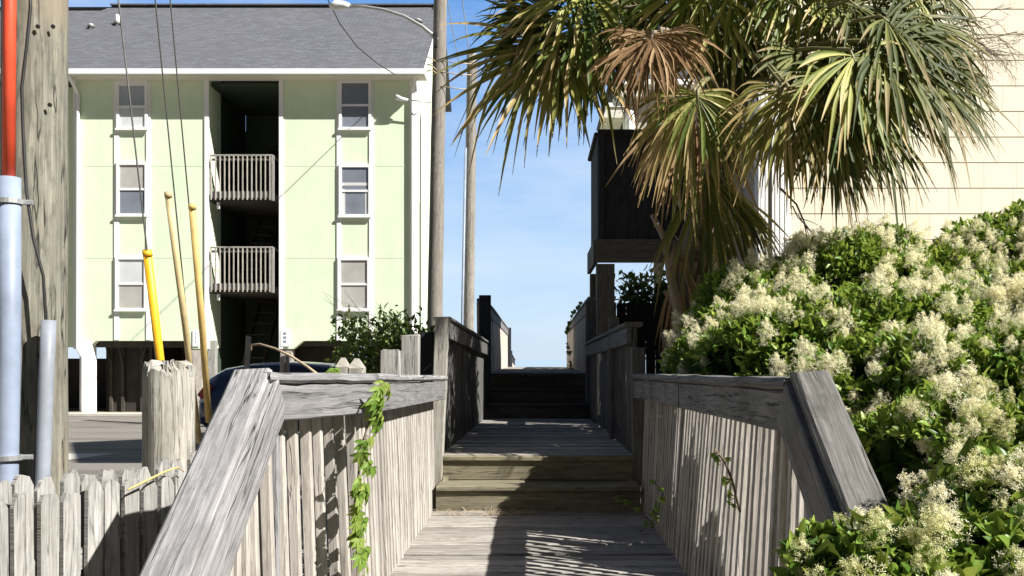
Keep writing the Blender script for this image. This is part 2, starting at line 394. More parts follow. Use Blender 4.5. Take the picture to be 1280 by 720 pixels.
# ------------------------------------------------------------------ ground
m=MB(); m.quad((-300,-60,0),(300,-60,0),(300,95,0),(-300,95,0),0); struct(m,'ground',M['sand'])
m=MB(); m.quad((-40,7.0,.004),(-1.6,7.0,.004),(-1.6,25.1,.004),(-40,25.1,.004),0); struct(m,'parking_lot',M['asphalt'])
m=MB(); m.box(-24,-2.2,25.1,25.9,-.05,.06); struct(m,'kerb',M['concrete'])
m=MB(); m.quad((-40,13.9,.008),(-7.5,13.9,.008),(-7.2,15.0,.008),(-40,15.0,.008),0); struct(m,'concrete_strip',M['concrete'])
m=MB(); m.quad((-9000,95,-.4),(9000,95,-.4),(9000,15000,-.4),(-9000,15000,-.4),0); struct(m,'sea',M['sea'])

# ------------------------------------------------------------------ boardwalk decks and steps
def planks(y0,y1,z,xl,xr,name,step=.145,th=.038,jag=.02):
    mb=MB(); y=y0
    while y<y1-.02:
        yc=min(y+step*.5,y1-.02); f=(yc-y0)/(y1-y0)
        dz=R(-.006,.006)
        mb.board((xl(f)+R(-jag,jag),yc,z-th/2+dz),(xr(f)+R(-jag,jag),yc,z-th/2+dz+R(-.003,.003)),step-.016,th,ch=.006,segs=3,jit=.002)
        y+=step
    n=max(2,int((y1-y0)/1.2))
    for k in range(n+1):
        yy=y0+.15+(y1-y0-.3)*k/n
        for x in (xl(.5)+.1,xr(.5)-.1): mb.box(x-.05,x+.05,yy-.05,yy+.05,-.3,z-.2)
    for x in (xl(.5)+.1,0,xr(.5)-.1): mb.box(x-.02,x+.02,y0+.02,y1-.02,z-.19,z-th-.002)
    return struct(mb,name,M['deck'])
planks(2.45,6.5,.48,lambda f:-.80,lambda f:.80,'boardwalk_lower_deck')
planks(6.84,11.17,.86,lambda f:-.80+.06*f,lambda f:.80-.06*f,'boardwalk_upper_deck')
planks(11.77,22.4,1.42,lambda f:-.74,lambda f:.74,'boardwalk_top_deck')
planks(22.7,27.5,.95,lambda f:-.74,lambda f:.74,'boardwalk_beach_deck')
def steps(name,label,y0,z0,n,rise,run,xl,xr,mr,mt):
    t=thing(name,label,'steps',(0,y0,z0))
    for k in range(n):
        y=y0+k*run; z=z0+k*rise
        mb=MB(); mb.board((xl,y+.02,z+rise/2-.0205),(xr,y+.02,z+rise/2-.0205),.036,rise-.0412,up=(0,0,1),ch=.004,segs=4,jit=.002); mb.build('riser',mr,t)
        if k<n-1:
            mb=MB(); mb.board((xl+.005,y+run/2-.01,z+rise-.02),(xr-.005,y+run/2-.01,z+rise-.02),run+.03,.038,ch=.007,segs=4,jit=.003); mb.build('tread',mr if k==0 else mt,t)
        else:
            mb=MB(); mb.board((xl+.005,y+.05,z+rise-.020),(xr-.005,y+.05,z+rise-.020),.145,.040,ch=.007,segs=4,jit=.003); mb.build('nosing',mr,t)
    mb=MB(); mb.box(xl+.08,xr-.08,y0+n*run+.10,y0+n*run+.13,z0-.9,z0+n*rise-.06); mb.build('back_board',M['dark'],t)  # added dark board that stops light leaking behind the risers
    for x in (xl+.04,xr-.04):
        mb=MB(); mb.prism([(y0+.05,z0-.25),(y0+n*run,z0-.25),(y0+n*run,z0+n*rise-.06),(y0+.05,z0+rise-.06)],'x',x-.02,x+.02); mb.build('stringer',mt,t)
    return t
steps('wooden_steps','two mossy brown wooden steps half in sun between the lower railings',6.5,.48,2,.19,.32,-.745,.765,M['riser'],M['riser'])
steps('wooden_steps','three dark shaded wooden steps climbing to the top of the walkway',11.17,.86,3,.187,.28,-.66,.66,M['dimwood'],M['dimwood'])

# ------------------------------------------------------------------ railings
def lerp(a,b,t): return a+(b-a)*t
def polypt(pts,y):
    for k in range(len(pts)-1):
        if pts[k][0]<=y<=pts[k+1][0] or k==len(pts)-2:
            t=(y-pts[k][0])/(pts[k+1][0]-pts[k][0]); return lerp(pts[k][1],pts[k+1][1],t)
def railing(t,side,top,zt,bot,zb,y0,y1,pitch=.086,bs=.040,mrail=None,mslat=None,mcap=None,capw=.15,railh=.135,off=.065,jit=.004,caplen=2.1,lit_var=True):
    """top: [(y,x)] line of the rail's inner face, bot: same for the feet of the balusters; side=+1 right, -1 left"""
    ys=[p[0] for p in top if y0<p[0]<y1]
    cuts=[y0]+ys+[y1]; fin=[]
    for a,b in zip(cuts,cuts[1:]):
        n=max(1,round((b-a)/caplen)); fin+= [a+(b-a)*k/n for k in range(n)]
    fin.append(y1)
    for a,b in zip(fin,fin[1:]):
        pa=Vector((polypt(top,a),a,zt(a))); pb=Vector((polypt(top,b),b,zt(b)))
        o=Vector((side*.019,0,0)); g=Vector((0,.004,0)); dz=R(-.004,.004)
        mb=MB(); mb.board(pa+o-Vector((0,0,.043+railh/2-dz))+g,pb+o-Vector((0,0,.043+railh/2-dz))-g,.038,railh,ch=.005,segs=6,jit=jit*.5); mb.build('rail_board',mrail,t)
        q=Vector((side*(capw/2-.018),0,0))
        mb=MB(); mb.board(pa+q-Vector((0,0,.019-dz))+g*1.5,pb+q-Vector((0,0,.019+dz))-g*1.5,capw,.038,ch=.012,segs=8,jit=jit,endj=.012); mb.build('cap_board',mcap or mrail,t)
    y=y0+.05
    while y<y1-.02:
        xt=polypt(top,y)+side*(off+bs/2+.019); xb=polypt(bot,y)+side*(bs/2)
        yy=y+R(-.006,.006)
        mb=MB(); mb.board((xb+R(-.004,.004),yy+R(-.006,.006),zb-R(.02,.07)),(xt+R(-.003,.003),yy,zt(y)-.045),bs*R(.88,1.06),bs*R(.9,1.05),up=(1,0,0),ch=.003)
        mb.build('baluster',mslat,t); y+=pitch
    # hidden sub-rail behind the balusters at mid and foot
    for dz,nm in ((.12,'foot_rail'),):
        mb=MB()
        for a,b in zip(fin,fin[1:]):
            mb.board((polypt(bot,a)+side*(bs+.02),a,zb+dz),(polypt(bot,b)+side*(bs+.02),b,zb+dz),.036,.085)
        mb.build(nm,mslat,t)
def end_brace(t,x,side,ytop,ztop,ybot,slope,capw,mcap,mside,inner):
    """sloping hand rail at the street end: a wide cap on a side board"""
    d=ytop-ybot; a=Vector((x,ytop,ztop)); b=Vector((x,ybot,ztop-slope*d)); nrm=Vector((0,-slope,1)).normalized()
    mb=MB(); mb.board(b,a,capw,.042,up=nrm,ch=.011,segs=10,jit=.0014,endj=.01); mb.build('brace_cap',mcap,t)
    o=Vector((inner,0,0))-nrm*.107
    mb=MB(); mb.board(b+o,a+o+Vector((0,-.02,0)),.04,.165,up=nrm,ch=.005,segs=8,jit=.002); mb.build('brace_board',mside,t)

def brace_balusters(t,x,side,ya,yb,ytop,ztop,slope,mslat,bs=.040):
    y=ya
    while y<yb:
        zt=ztop-slope*(ytop-y)-.20; xt=x+side*bs/2
        mb=MB(); mb.board((xt+R(-.004,.004),y,-.02),(xt+R(-.003,.003),y+R(-.005,.005),zt),bs*R(.88,1.06),bs*R(.9,1.05),up=(1,0,0),ch=.003); mb.build('baluster',mslat,t); y+=.086
# lower left
t=thing('boardwalk_railing','sunlit grey railing left of the lower deck, creeper climbing its balusters','railing',(-.75,4.8,.48))
topL=[(3.12,-.965),(3.9,-.72),(6.72,-.695)]; botL=[(3.12,-1.02),(3.9,-.755),(6.72,-.765)]
ztL=lambda y: lerp(1.553,1.474,(y-3.1)/3.6)+.005*math.sin(y*2.1)
railing(t,-1,topL,ztL,botL,.48,3.14,6.72,mrail=M['rail'],mslat=M['slat'])
end_brace(t,-1.022,-1,3.17,1.552,1.95,.74,.14,M['rail'],M['rail'],.074)
brace_balusters(t,-1.03,-1,2.2,3.15,3.17,1.56,.74,M['slat'])
for y,x in ((3.35,-1.02),(5.1,-.86)):
    mb=MB(); mb.box(x-.045,x+.045,y-.045,y+.045,-.2,ztL(y)-.05); mb.build('post',M['rail'],t)
# lower right
t=thing('boardwalk_railing','grey railing right of the lower deck in front of the flowering shrub','railing',(.8,4.8,.48))
topR=[(2.75,.80),(6.72,.735)]; botR=[(2.75,.85),(4.0,.775),(6.72,.785)]
ztR=lambda y: lerp(1.545,1.492,(y-2.75)/4)
railing(t,1,topR,ztR,botR,.48,2.80,6.72,bs=.035,mrail=M['railr'],mslat=M['slat'])
end_brace(t,.870,1,2.80,1.548,1.75,.735,.125,M['railr'],M['railr'],-.062)
brace_balusters(t,.855,1,2.0,2.82,2.80,1.548,.735,M['slat'])
for y in (3.1,5.0):
    mb=MB(); mb.box(.925,1.015,y-.045,y+.045,-.2,ztR(y)-.05); mb.build('post',M['rail'],t)
# upper left / right
t=thing('boardwalk_railing','shaded railing left of the upper deck behind the leaning pale newel post','railing',(-.75,9,.86))
tl=[(7.0,-.695),(11.2,-.60)]; bl=[(7.0,-.745),(11.2,-.66)]
zu=lambda y: lerp(1.945,1.83,(y-7)/4.2)
railing(t,-1,tl,zu,bl,.86,7.0,11.15,mrail=M['greydark'],mslat=M['greydark'],off=.03)
mb=MB(); a=P(553,560,6.84); mb.board((-.80,6.83,.3),(-.735,6.86,1.93),.105,.10,up=(0,1,0),ch=.006,segs=6,jit=.002,endj=.008); mb.build('newel_post',M['piling'],t)
t=thing('boardwalk_railing','shaded railing right of the upper deck under the dark raised deck','railing',(.75,9,.86))
tr_=[(7.0,.715),(11.2,.62)]; br_=[(7.0,.755),(11.2,.67)]
zu2=lambda y: lerp(1.905,1.82,(y-7)/4.2)
railing(t,1,tr_,zu2,br_,.86,7.0,11.15,mrail=M['greydark'],mslat=M['greydark'],off=.03)
mb=MB(); mb.board((.80,6.86,.3),(.785,6.87,1.70),.10,.10,up=(0,1,0),ch=.006,segs=5,jit=.002,endj=.008); mb.build('newel_post',M['greydark'],t)
mb=MB(); mb.board((.73,8.3,.4),(.725,8.3,2.0),.09,.09,up=(0,1,0),ch=.006,segs=3); mb.build('post',M['greydark'],t)
# top left / right
t=thing('boardwalk_railing','far left railing atop the dark steps, its balusters bright in sun','railing',(-.7,16,1.42))
ts=[(11.3,-.66),(22.2,-.72)]; zt_=lambda y: 2.40
railing(t,-1,ts,zt_,[(11.3,-.67),(22.2,-.73)],1.42,11.35,22.2,pitch=.12,bs=.10,mrail=M['rail'],mslat=M['lit'],off=.0,caplen=3.6,capw=.14)
mb=MB(); mb.board((-.665,11.3,.8),(-.665,11.3,2.43),.15,.10,up=(0,1,0),ch=.01,segs=3); mb.build('post',M['dark'],t)
mb=MB(); mb.board((-.70,22.3,.8),(-.70,22.3,2.42),.10,.10,up=(0,1,0),ch=.01); mb.build('post',M['dark'],t)
t=thing('boardwalk_railing','far right railing atop the dark steps with wisps of vine on it','railing',(.7,16,1.42))
ts=[(11.3,.67),(22.2,.74)]
railing(t,1,ts,lambda y:2.42,[(11.3,.68),(22.2,.75)],1.42,11.35,22.2,pitch=.12,bs=.07,mrail=M['rail'],mslat=M['lit'],off=.0,caplen=3.6,capw=.14)
mb=MB(); mb.board((.69,11.28,.8),(.69,11.28,2.36),.13,.10,up=(0,1,0),ch=.01,segs=3); mb.build('post',M['greydark'],t)
t=thing('boardwalk_railing','low dark railing end beyond the far left railing going down to the beach','railing',(-.7,24,.95))
railing(t,-1,[(22.6,-.68),(27.4,-.68)],lambda y:lerp(1.82,1.62,(y-22.6)/4.8),[(22.6,-.69),(27.4,-.69)],.95,22.6,27.4,pitch=.14,bs=.09,mrail=M['dark'],mslat=M['lit'],off=0,caplen=5)
mb=MB(); mb.board((-.68,22.65,.4),(-.68,22.65,1.84),.10,.10,up=(0,1,0)); mb.build('post',M['dark'],t)

# ------------------------------------------------------------------ utility pole group
def pole(name,label,base,top,r0,r1,mat,group=None,n=28,warp=.006,segs=26):
    t=thing(name,label,'pole',base,group); mb=MB(); base=Vector(base); top=Vector(top)
    pts=[base.lerp(top,k/segs)+Vector((R(-warp,warp),R(-warp,warp),0)) for k in range(segs+1)]
    mb.tube(pts,[lerp(r0,r1,k/segs) for k in range(segs+1)],n); mb.build('pole_shaft',mat,t,True); return t
PX=-2.625; PY=4.62
t=pole('utility_pole','thick weathered grey green utility pole behind the picket fence','x' and (PX,PY,-.3),(PX+.012,PY,9.6),.185,.165,M['pole']) if False else pole('utility_pole','thick weathered grey green utility pole behind the picket fence',(PX-.012,PY,-.3),(PX-.006,PY,9.6),.158,.150,M['pole'],warp=.002)
for px,py,dx in ((47,33,.0),(66,33,.0),(62,131,0)):
    q=P(px,py,4.6); yy=PY-math.sqrt(max(.0, .1535**2-(q.x-PX+.01)**2)); q=P(px,py,yy)
    mb=MB(); mb.cyl(q+Vector((0,-.002,0)),q+Vector((0,.006,0)),.011,8); mb.build('bolt_hole',M['black'],t)
t=thing('conduit_riser','wide grey conduit with orange duct above it strapped to utility pole','conduit',(-2.62,4.38,0))
mb=MB(); mb.tube([P(12,-120,4.37),P(12,0,4.37),P(11,226,4.37)],.030,16); mb.build('orange_duct',M['orange'],t,True)
mb=MB(); mb.tube([P(12,222,4.37),P(12,420,4.37),P(8,640,4.37),P(8,840,4.37)],.051,20); mb.build('grey_pipe',M['pvc'],t,True)
for py in (252,572):
    mb=MB(); q=P(12,py,4.37); mb.tube([q+Vector((0,0,-.012)),q+Vector((0,0,.012))],.060,20)
    mb.board(q+Vector((.05,.02,0)),q+Vector((.10,.03,0)),.02,.025); mb.build('pipe_strap',M['steel'],t)
t=thing('conduit','short dull grey conduit taking the black cable down the utility pole','conduit',(-2.5,4.42,0))
mb=MB(); mb.tube([P(61,400,4.42),P(58,470,4.42),P(53,620,4.42),P(52,800,4.42)],.035,16); mb.build('conduit_pipe',M['pvcdark'],t,True)
t=thing('pole_cable','thin black cable sagging down the face of the utility pole','cable',P(55,420,4.40))
mb=MB(); mb.tube([P(36,-60,4.40),P(38,10,4.40),P(33,60,4.40),P(27,110,4.40),P(29,170,4.40),P(33,240,4.40),P(42,300,4.40),P(54,345,4.405),P(57,392,4.41),P(58,420,4.42)],.008,8); mb.build('cable',M['black'],t,True)
# piling
t=thing('piling_post','short round bleached piling with jagged splintered top behind the picket fence','post',(-2.09,5.0,-.3))
mb=MB(); n=40; base=len(mb.v); rr=.140
zs=[-.3,.3,.8,1.2,1.45]; 
for z in zs:
    for k in range(n):
        a=2*math.pi*k/n; r=rr*(1+.012*math.sin(7*a+1)+.008*math.sin(17*a)); mb.v.append(Vector((-2.09+r*math.cos(a),5+r*math.sin(a),z)))
jag=[R(-.02,.02)+.02*math.sin(3*k*.31) for k in range(n)]
for k in range(n):
    a=2*math.pi*k/n; mb.v.append(Vector((-2.09+rr*.985*math.cos(a),5+rr*.985*math.sin(a),1.54+jag[k]*.8)))
for k in range(n):
    a=2*math.pi*k/n; mb.v.append(Vector((-2.09+rr*.70*math.cos(a),5+rr*.70*math.sin(a),1.575+R(-.025,.03))))
for k in range(n):
    a=2*math.pi*k/n; mb.v.append(Vector((-2.09+rr*.35*math.cos(a),5+rr*.35*math.sin(a),1.58+R(-.03,.02))))
mb.v.append(Vector((-2.09,5,1.56))); zz=zs+[1.54,1.62,1.68]
for i in range(7):
    for k in range(n):
        k2=(k+1)%n; q=base+i*n; v0=k/n*.93; v1=(k+1)/n*.93
        mb.face((q+k,q+k2,q+n+k2,q+n+k),[(zz[i],v0),(zz[i],v1),(zz[i+1],v1),(zz[i+1],v0)])
for k in range(n): mb.face((base+7*n+k,base+7*n+(k+1)%n,base+8*n),[(1.7,k*.02),(1.7,k*.02+.02),(1.75,k*.02)])
mb.build('piling',M['piling'],t)
mb=MB()
for k in range(46):
    a=R(0,6.28); r=rr*R(.55,.97); x=-2.09+r*math.cos(a); y=5+r*math.sin(a); h=R(.02,.05)
    mb.board((x,y,1.51),(x+R(-.012,.012),y+R(-.012,.012),1.545+h),R(.006,.02),R(.004,.012),up=(math.cos(a),math.sin(a),0),ch=.001)
mb.build('splintered_top',M['picket'],t)
# guy wires
def guy(label,a,b,top,rg,mg,gl):
    a=Vector(a); b=Vector(b); d=(b-a).normalized()
    t=thing('guy_wire',label,'guy wire',a,'guy wires anchored beside the utility pole')
    mb=MB(); mb.tube([a,a.lerp(b,.5),b],.006,6); mb.build('wire',M['wire'],t,True)
    s=(top-a).length; g0=a+d*max(.25,s-gl)
    mb=MB(); mb.tube([g0,g0.lerp(top,.5)+Vector((.006,0,0)),top],rg,12); mb.build('guard',mg,t,True)
    mb=MB(); mb.tube([top-d*.03,top+d*.012],rg*1.08,12); mb.build('guard_collar',mg,t,True)
g1=P(184,315,6.2); u1=P(148,0,5.6); d=(u1-g1).normalized()
guy('bright yellow guard on guy wire rising behind the splintered piling',g1-d*2.52,g1+d*4.1,g1,.030,M['yellow'],2.3)
g2=P(210,242,6.85); u2=P(187,0,6.42); d=(u2-g2).normalized()
guy('pale tan guy guard between the yellow guard and the olive guard',P(252,585,7.85),u2+d*6.5,g2,.026,M['tan'],2.5)
g3=P(240,257,6.95); u3=P(216,0,6.5); d=(u3-g3).normalized()
guy('olive yellow guy guard nearest the railing, in front of the car tail',P(264,560,7.75),u3+d*6.5,g3,.027,M['faded'],2.5)

# ------------------------------------------------------------------ picket fence
t=thing('picket_fence','low bleached picket fence with chipped dog ear tops at bottom left','fence',(-1.75,3.2,0))
fa=Vector((-2.05,2.2,0)); fb=Vector((-1.50,3.96,0)); fd=(fb-fa); FL=fd.length; fd.normalize(); fn=Vector((fd.y,-fd.x,0))
s=0; k=0
while s<FL:
    for row in (0,1):
        q=fa+fd*(s+(.050 if row else 0)); h=1.105+.02*s/FL+.012*math.sin(s*2)+R(-.02,.02)+(.045 if row else 0)
        q=q-fn*(.062*row); w=.080*R(.93,1.03)
        mb=MB(); c=R(.012,.022); top=[(-w/2,h-c*2.0+R(-.012,.012)),(-w/2+c+R(-.006,.006),h+R(-.01,.01)),(R(-.01,.01),h+R(-.012,.008)),(w/2-c+R(-.006,.006),h+R(-.012,.012)),(w/2,h-c*2.0+R(-.015,.012))]
        poly=[(w/2,.03),(-w/2,.03)]+top
        sub=MB(); sub.prism(poly,'y',-.009,.009)
        lean=R(-.012,.012); ou=50*random.randint(0,300)
        i0=len(mb.v)
        for v in sub.v: mb.v.append(q+fd*(v.x+lean*v.z)+fn*(v.y+R(-.001,.001))+Vector((0,0,v.z)))
        for f,u in zip(sub.f,sub.uv):
            mb.face([i+i0 for i in f],[(ou+b_,a_) for a_,b_ in u])
        mb.build('picket',M['picket'],t)
    s+=.100; k+=1
for z in (.35,.85):
    mb=MB(); mb.board(fa-fn*.031+Vector((0,0,z)),fb-fn*.031+Vector((0,0,z)),.026,.085,segs=4,jit=.003); mb.build('rail',M['picket'],t)
t=thing('dry_reed','thin yellowish dry reed caught across the picket tops','twig',P(170,605,3.5))
mb=MB(); mb.tube([P(160,612,3.46),P(185,600,3.56),P(205,590,3.66),P(222,584,3.74),P(230,590,3.78)],[.004,.005,.004,.003,.002],6); mb.build('reed',M['faded'],t,True)

# ------------------------------------------------------------------ green apartment building
YB=26.2; SB=F/YB
def bx(px): return (px-CX)/SB
def bz(py): return EYE-(py-CY)/SB
t=thing('apartment_building','three storey lime green apartment block raised on pilings with grey roof','building',(bx(300),YB,0)); BLD=t
def pb(name,mat,fn,parent=None,label=None):
    mb=MB(); fn(mb); o=mb.build(name,mat,parent or BLD)
    if label: o['label']=label
    return o
XL=bx(92); XR=bx(519); TOP=bz(88); BACK=33.2
xo0=bx(260); xo1=bx(350)
def front(mb,pts,y0=YB,y1=YB+.22): mb.prism([(bx(a),bz(b)) for a,b in pts],'y',y0,y1)
pb('front_wall',M['green'],lambda mb: front(mb,[(92,84),(92,436),(109,436),(120,426),(231,426),(241,436),(260,436),(260,84)]))
pb('front_wall',M['green'],lambda mb: front(mb,[(350,84),(350,436),(367,436),(379,426),(500,426),(510,436),(519,436),(519,84)]))
pb('front_wall',M['green'],lambda mb: front(mb,[(260,84),(260,96),(350,96),(350,84)]))
pb('side_wall',M['green'],lambda mb: mb.box(XR-.2,XR,YB+.223,BACK,2.0,TOP))
pb('side_wall',M['green'],lambda mb: mb.box(XL,XL+.2,YB+.223,BACK,2.0,TOP))
# recessed left wing (dark green in shade), runs on behind the pole
pb('wing_wall',M['green'],lambda mb: mb.box(XL-6,XL-.003,YB+1.3,YB+1.5,2.0,TOP-.1))
pb('back_wall',M['green'],lambda mb: mb.box(XL-6,XR,BACK,BACK+.2,2.2,TOP))
def slab(mb):
    mb.box(XL-6,xo0-.06,YB+.25 if False else YB+1.6,BACK-.01,2.2,2.4)
    mb.box(XL+.21,xo0-.06,YB+.225,YB+1.597,2.22,2.4); mb.box(xo1+.06,XR-.21,YB+.225,BACK-.01,2.2,2.4)
pb('floor_slab',M['under'],slab)
# roof
def roof():
    ye=YB-.52; ze=EYE+(CY-86)/F*ye
    yr=YB+4.6; zr=EYE+(CY-8)/F*yr; zr2=EYE+(CY-18)/F*yr
    xr=bx(519)+.36; xn=(140-CX)/F*yr; xl=XL-8
    mb=MB(); L=math.hypot(yr-ye,zr-ze)
    i=len(mb.v)
    mb.v+= [Vector((xl,ye,ze)),Vector((xr,ye,ze)),Vector((xr,yr,zr)),Vector((xn,yr,zr)),Vector((xn-.25,yr-.28,zr-.26)),Vector((xl,yr-.28,zr-.26))]
    mb.face(range(6),[(0,0),(xr-xl,0),(xr-xl,L),(xn-xl,L),(xn-xl-.25,L-.4),(0,L-.4)])
    yb=BACK+.5; 
    i=len(mb.v); mb.v+=[Vector((xl,yr,zr-.02)),Vector((xr,yr,zr-.02)),Vector((xr,yb,ze+1.0)),Vector((xl,yb,ze+1.0))]
    mb.face((i,i+1,i+2,i+3),[(0,0),(xr-xl,0),(xr-xl,L),(0,L)])
    r=mb.build('roof',M['shingle'],BLD)
    for p in r.data.polygons: pass
    pb('ridge_cap',M['shingle'],lambda m: m.board((xn,yr,zr+.02),(xr,yr,zr+.02),.3,.05),r)
    pb('gutter',M['white'],lambda m: (m.box(xl,xr,ye-.10,ye+.02,ze-.17,ze-.02)))
    pb('soffit',M['soffit'],lambda m: m.box(xl,xr,ye+.03,YB-.002,ze-.19,ze-.15))
    pb('gable',M['green'],lambda m: m.prism([(YB-.3,ze-.0),(BACK+.1,ze-.0),(BACK+.1,ze+.9),(yr,zr-.14)],'x',XR-.18,XR-.002))
    pb('rake_board',M['white'],lambda m: m.board((xr-.02,ye,ze-.09),(xr-.02,yr,zr-.09),.04,.16))
    def pipe(px,py,hh,rd,mt):
        f_=.0
        # point on the roof plane along this pixel's ray
        dz=(zr-ze)/(yr-ye); kk=(CY-py)/F; dd=(ze-EYE-dz*ye)/(kk-dz); x=(px-CX)/F*dd; z=EYE+kk*dd
        mb=MB(); mb.tube([(x,dd,z-.1),(x,dd,z+hh)],rd,12); mb.build('vent_pipe',mt,r,True)
        mb=MB(); mb.tube([(x,dd,z-.02),(x,dd,z+.06)],rd*1.9,12); mb.build('vent_flashing',M['wire'],r,True)
    pipe(147,30,.30,.06,M['white']); pipe(114,34,.10,.06,M['white']); pipe(523,28,.10,.08,M['white'])
roof()
# trims
def trim(px0,px1,py0,py1,dy=.03):
    pb('wall_trim',M['white'],lambda m: m.box(bx(px0),bx(px1),YB-dy,YB+.01,bz(py1),bz(py0)))
for a,b in ((143,149),(183,188.5)): trim(a,b,96,425)
for a,b in ((421,426.5),(461.5,467)): trim(a,b,96,425)
trim(256,261.5,96,436,.04); trim(349,354,96,436,.04)
trim(512.5,519,97,436,.04); pb('corner_trim',M['white'],lambda m: m.box(XR-.0,XR+.035,YB-.04,YB+.16,bz(436),bz(97)))
# wall panel joints
def joints(m):
    for py in (207,322):
        for a,b in ((104,143),(188.5,256),(354,421),(467,512)):
            m.box(bx(a),bx(b),YB-.006,YB+.002,bz(py+.5),bz(py-.5),ch=.001)
pb('panel_joint',M['green'],joints)
def window(px0,px1,py0,py1,mu,ml,curt=False,head=0):
    x0,x1,z0,z1=bx(px0),bx(px1),bz(py1),bz(py0); y=YB
    mb=MB(); fw=.085
    mb.box(x0,x0+fw,y-.075,y+.01,z0,z1); mb.box(x1-fw,x1,y-.075,y+.01,z0,z1)
    mb.box(x0+fw,x1-fw,y-.073,y+.01,z1-fw-head,z1); mb.box(x0+fw,x1-fw,y-.073,y+.01,z0,z0+fw)
    zm=(z0+fw+z1-fw-head)/2; mb.box(x0+fw,x1-fw,y-.062,y+.01,zm-.03,zm+.03)
    w_=mb.build('window',M['white'],BLD)
    for (a,b,mm,nm) in ((zm+.03,z1-fw-head,mu,'upper_pane'),(z0+fw,zm-.03,ml,'lower_pane')):
        m2=MB(); m2.box(x0+fw,x1-fw,y-.035,y+.005,a,b,ch=.001); m2.build(nm,mm,w_)
    m2=MB(); m2.box(x0-.02,x1+.02,y-.11,y-.076,z0-.01,z0+.045); m2.build('sill',M['white'],w_)
    if curt:
        for a,b in ((x0+fw,x0+fw+.10),(x1-fw-.10,x1-fw)):
            m2=MB(); m2.box(a,b,y-.039,y-.033,z0+fw,zm+.05,ch=.001); m2.build('curtain',M['curtain'],w_)
        m2=MB(); m2.box(x0+fw,x1-fw,y-.039,y-.033,zm+.16,zm+.25,ch=.001); m2.build('blind',M['curtain'],w_)
window(146.5,185.5,100,163,M['g_mid'],M['g_blind'],head=.1)
window(146.5,185.5,203,271,M['g_beige'],M['g_dark']); window(145,184.5,321,389,M['g_blind'],M['g_beige'])
window(424,464.5,101,163,M['g_dark'],M['g_dark']); window(424,464.5,206,272,M['g_dark'],M['g_dark'],True); window(422.5,463,322,389,M['g_beige'],M['g_beige'])
# stair hall
HD=3.4
def hall(m):
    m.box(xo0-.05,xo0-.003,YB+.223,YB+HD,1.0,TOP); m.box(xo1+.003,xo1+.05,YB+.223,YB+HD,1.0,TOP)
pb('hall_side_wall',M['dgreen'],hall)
pb('sunlit_wall_strip',M['green'],lambda m: m.box(xo0-.003,xo0+.004,YB+.223,YB+1.05,1.96,TOP-.01,ch=.001))  # bright green only where sun reaches; the wall behind carries painted shade
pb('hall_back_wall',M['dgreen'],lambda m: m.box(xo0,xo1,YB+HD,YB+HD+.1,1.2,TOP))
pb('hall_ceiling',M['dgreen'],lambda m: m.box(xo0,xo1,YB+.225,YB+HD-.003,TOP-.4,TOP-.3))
for zf in (bz(250),bz(365)):
    pb('landing',M['enc'],lambda m: m.box(xo0+.003,xo1-.003,YB+.05,YB+HD-.01,zf-.02,zf+.16))
    zr_=zf+1.33; xa,xb=bx(263),bx(341)
    def bal(m):
        m.board((xa,YB+.02,zr_),(xb,YB+.02,zr_),.10,.045); m.board((xa,YB+.03,zr_-.12),(xb,YB+.03,zr_-.12),.03,.07)
        m.board((xa,YB+.02,zf+.16),(xb,YB+.02,zf+.16),.05,.20); m.board((xb,YB+.02,zf-.02),(xb,YB+.02,zr_),.08,.08,up=(0,1,0))
        m.board((xb,YB+.06,zr_-.02),(xb,YB+1.4,zr_-.02),.06,.06)
    br=pb('balcony_railing',M['picket'],bal)
    def balu(m):
        n=14
        for k in range(n):
            x=lerp(xa+.03,xb-.08,k/(n-1)); m.board((x,YB-.03,zf-.0),(x,YB-.03,zr_-.03),.034,.034,up=(0,1,0))
    pb('balusters',M['slat'],balu,br)
    pb('hanging_light',M['white'],lambda m: m.tube([(bx(271),YB+.15,zf-.05),(bx(271),YB+.15,zf-.24)],.05,10))
def door(m): m.box(bx(289),bx(318),YB+HD-.05,YB+HD+.01,bz(250),bz(250)+2.3)
for zf in (bz(250)+.16,bz(365)+.16):
    dd=MB(); dd.box(bx(284)+.2,bx(284)+1.15,YB+HD-.06,YB+HD+.01,zf,zf+2.1); do=dd.build('door',M['dark'],BLD)
    dd=MB(); 
    for a in (.1,1.15): dd.box(bx(284)+a,bx(284)+a+.1,YB+HD-.08,YB+HD+.01,zf,zf+2.2)
    dd.box(bx(284)+.2,bx(284)+1.15,YB+HD-.08,YB+HD+.01,zf+2.103,zf+2.2); dd.build('door_frame',M['enc'],do)
    dd=MB(); dd.tube([(bx(284)+1.05,YB+HD-.06,zf+1.0),(bx(284)+1.05,YB+HD-.13,zf+1.0)],.03,8); dd.build('handle',M['steel'],do)
    dd=MB(); dd.box(bx(284)+1.5,bx(284)+1.85,YB+HD-.12,YB+HD+.01,zf+1.1,zf+1.65); dd.build('meter_box',M['under'],BLD)
# stair flights up through the hall
def flight(m,z0,z1,ya,yb_,x0,x1):
    n=9
    for k in range(n):
        f_=k/(n-1); m.board((x0,lerp(ya,yb_,f_),lerp(z0,z1,f_)),(x1,lerp(ya,yb_,f_),lerp(z0,z1,f_)),.26,.04)
    for x in (x0,x1): m.board((x,ya,z0-.05),(x,yb_,z1-.05),.05,.22)
pb('stair_flight',M['enc'],lambda m: flight(m,bz(500)+.15,bz(365)-.1,YB+.6,YB+3.0,bx(285),bx(312)))
pb('stair_flight',M['enc'],lambda m: flight(m,bz(365)+.2,bz(250)-.1,YB+.9,YB+3.0,bx(285),bx(312)))
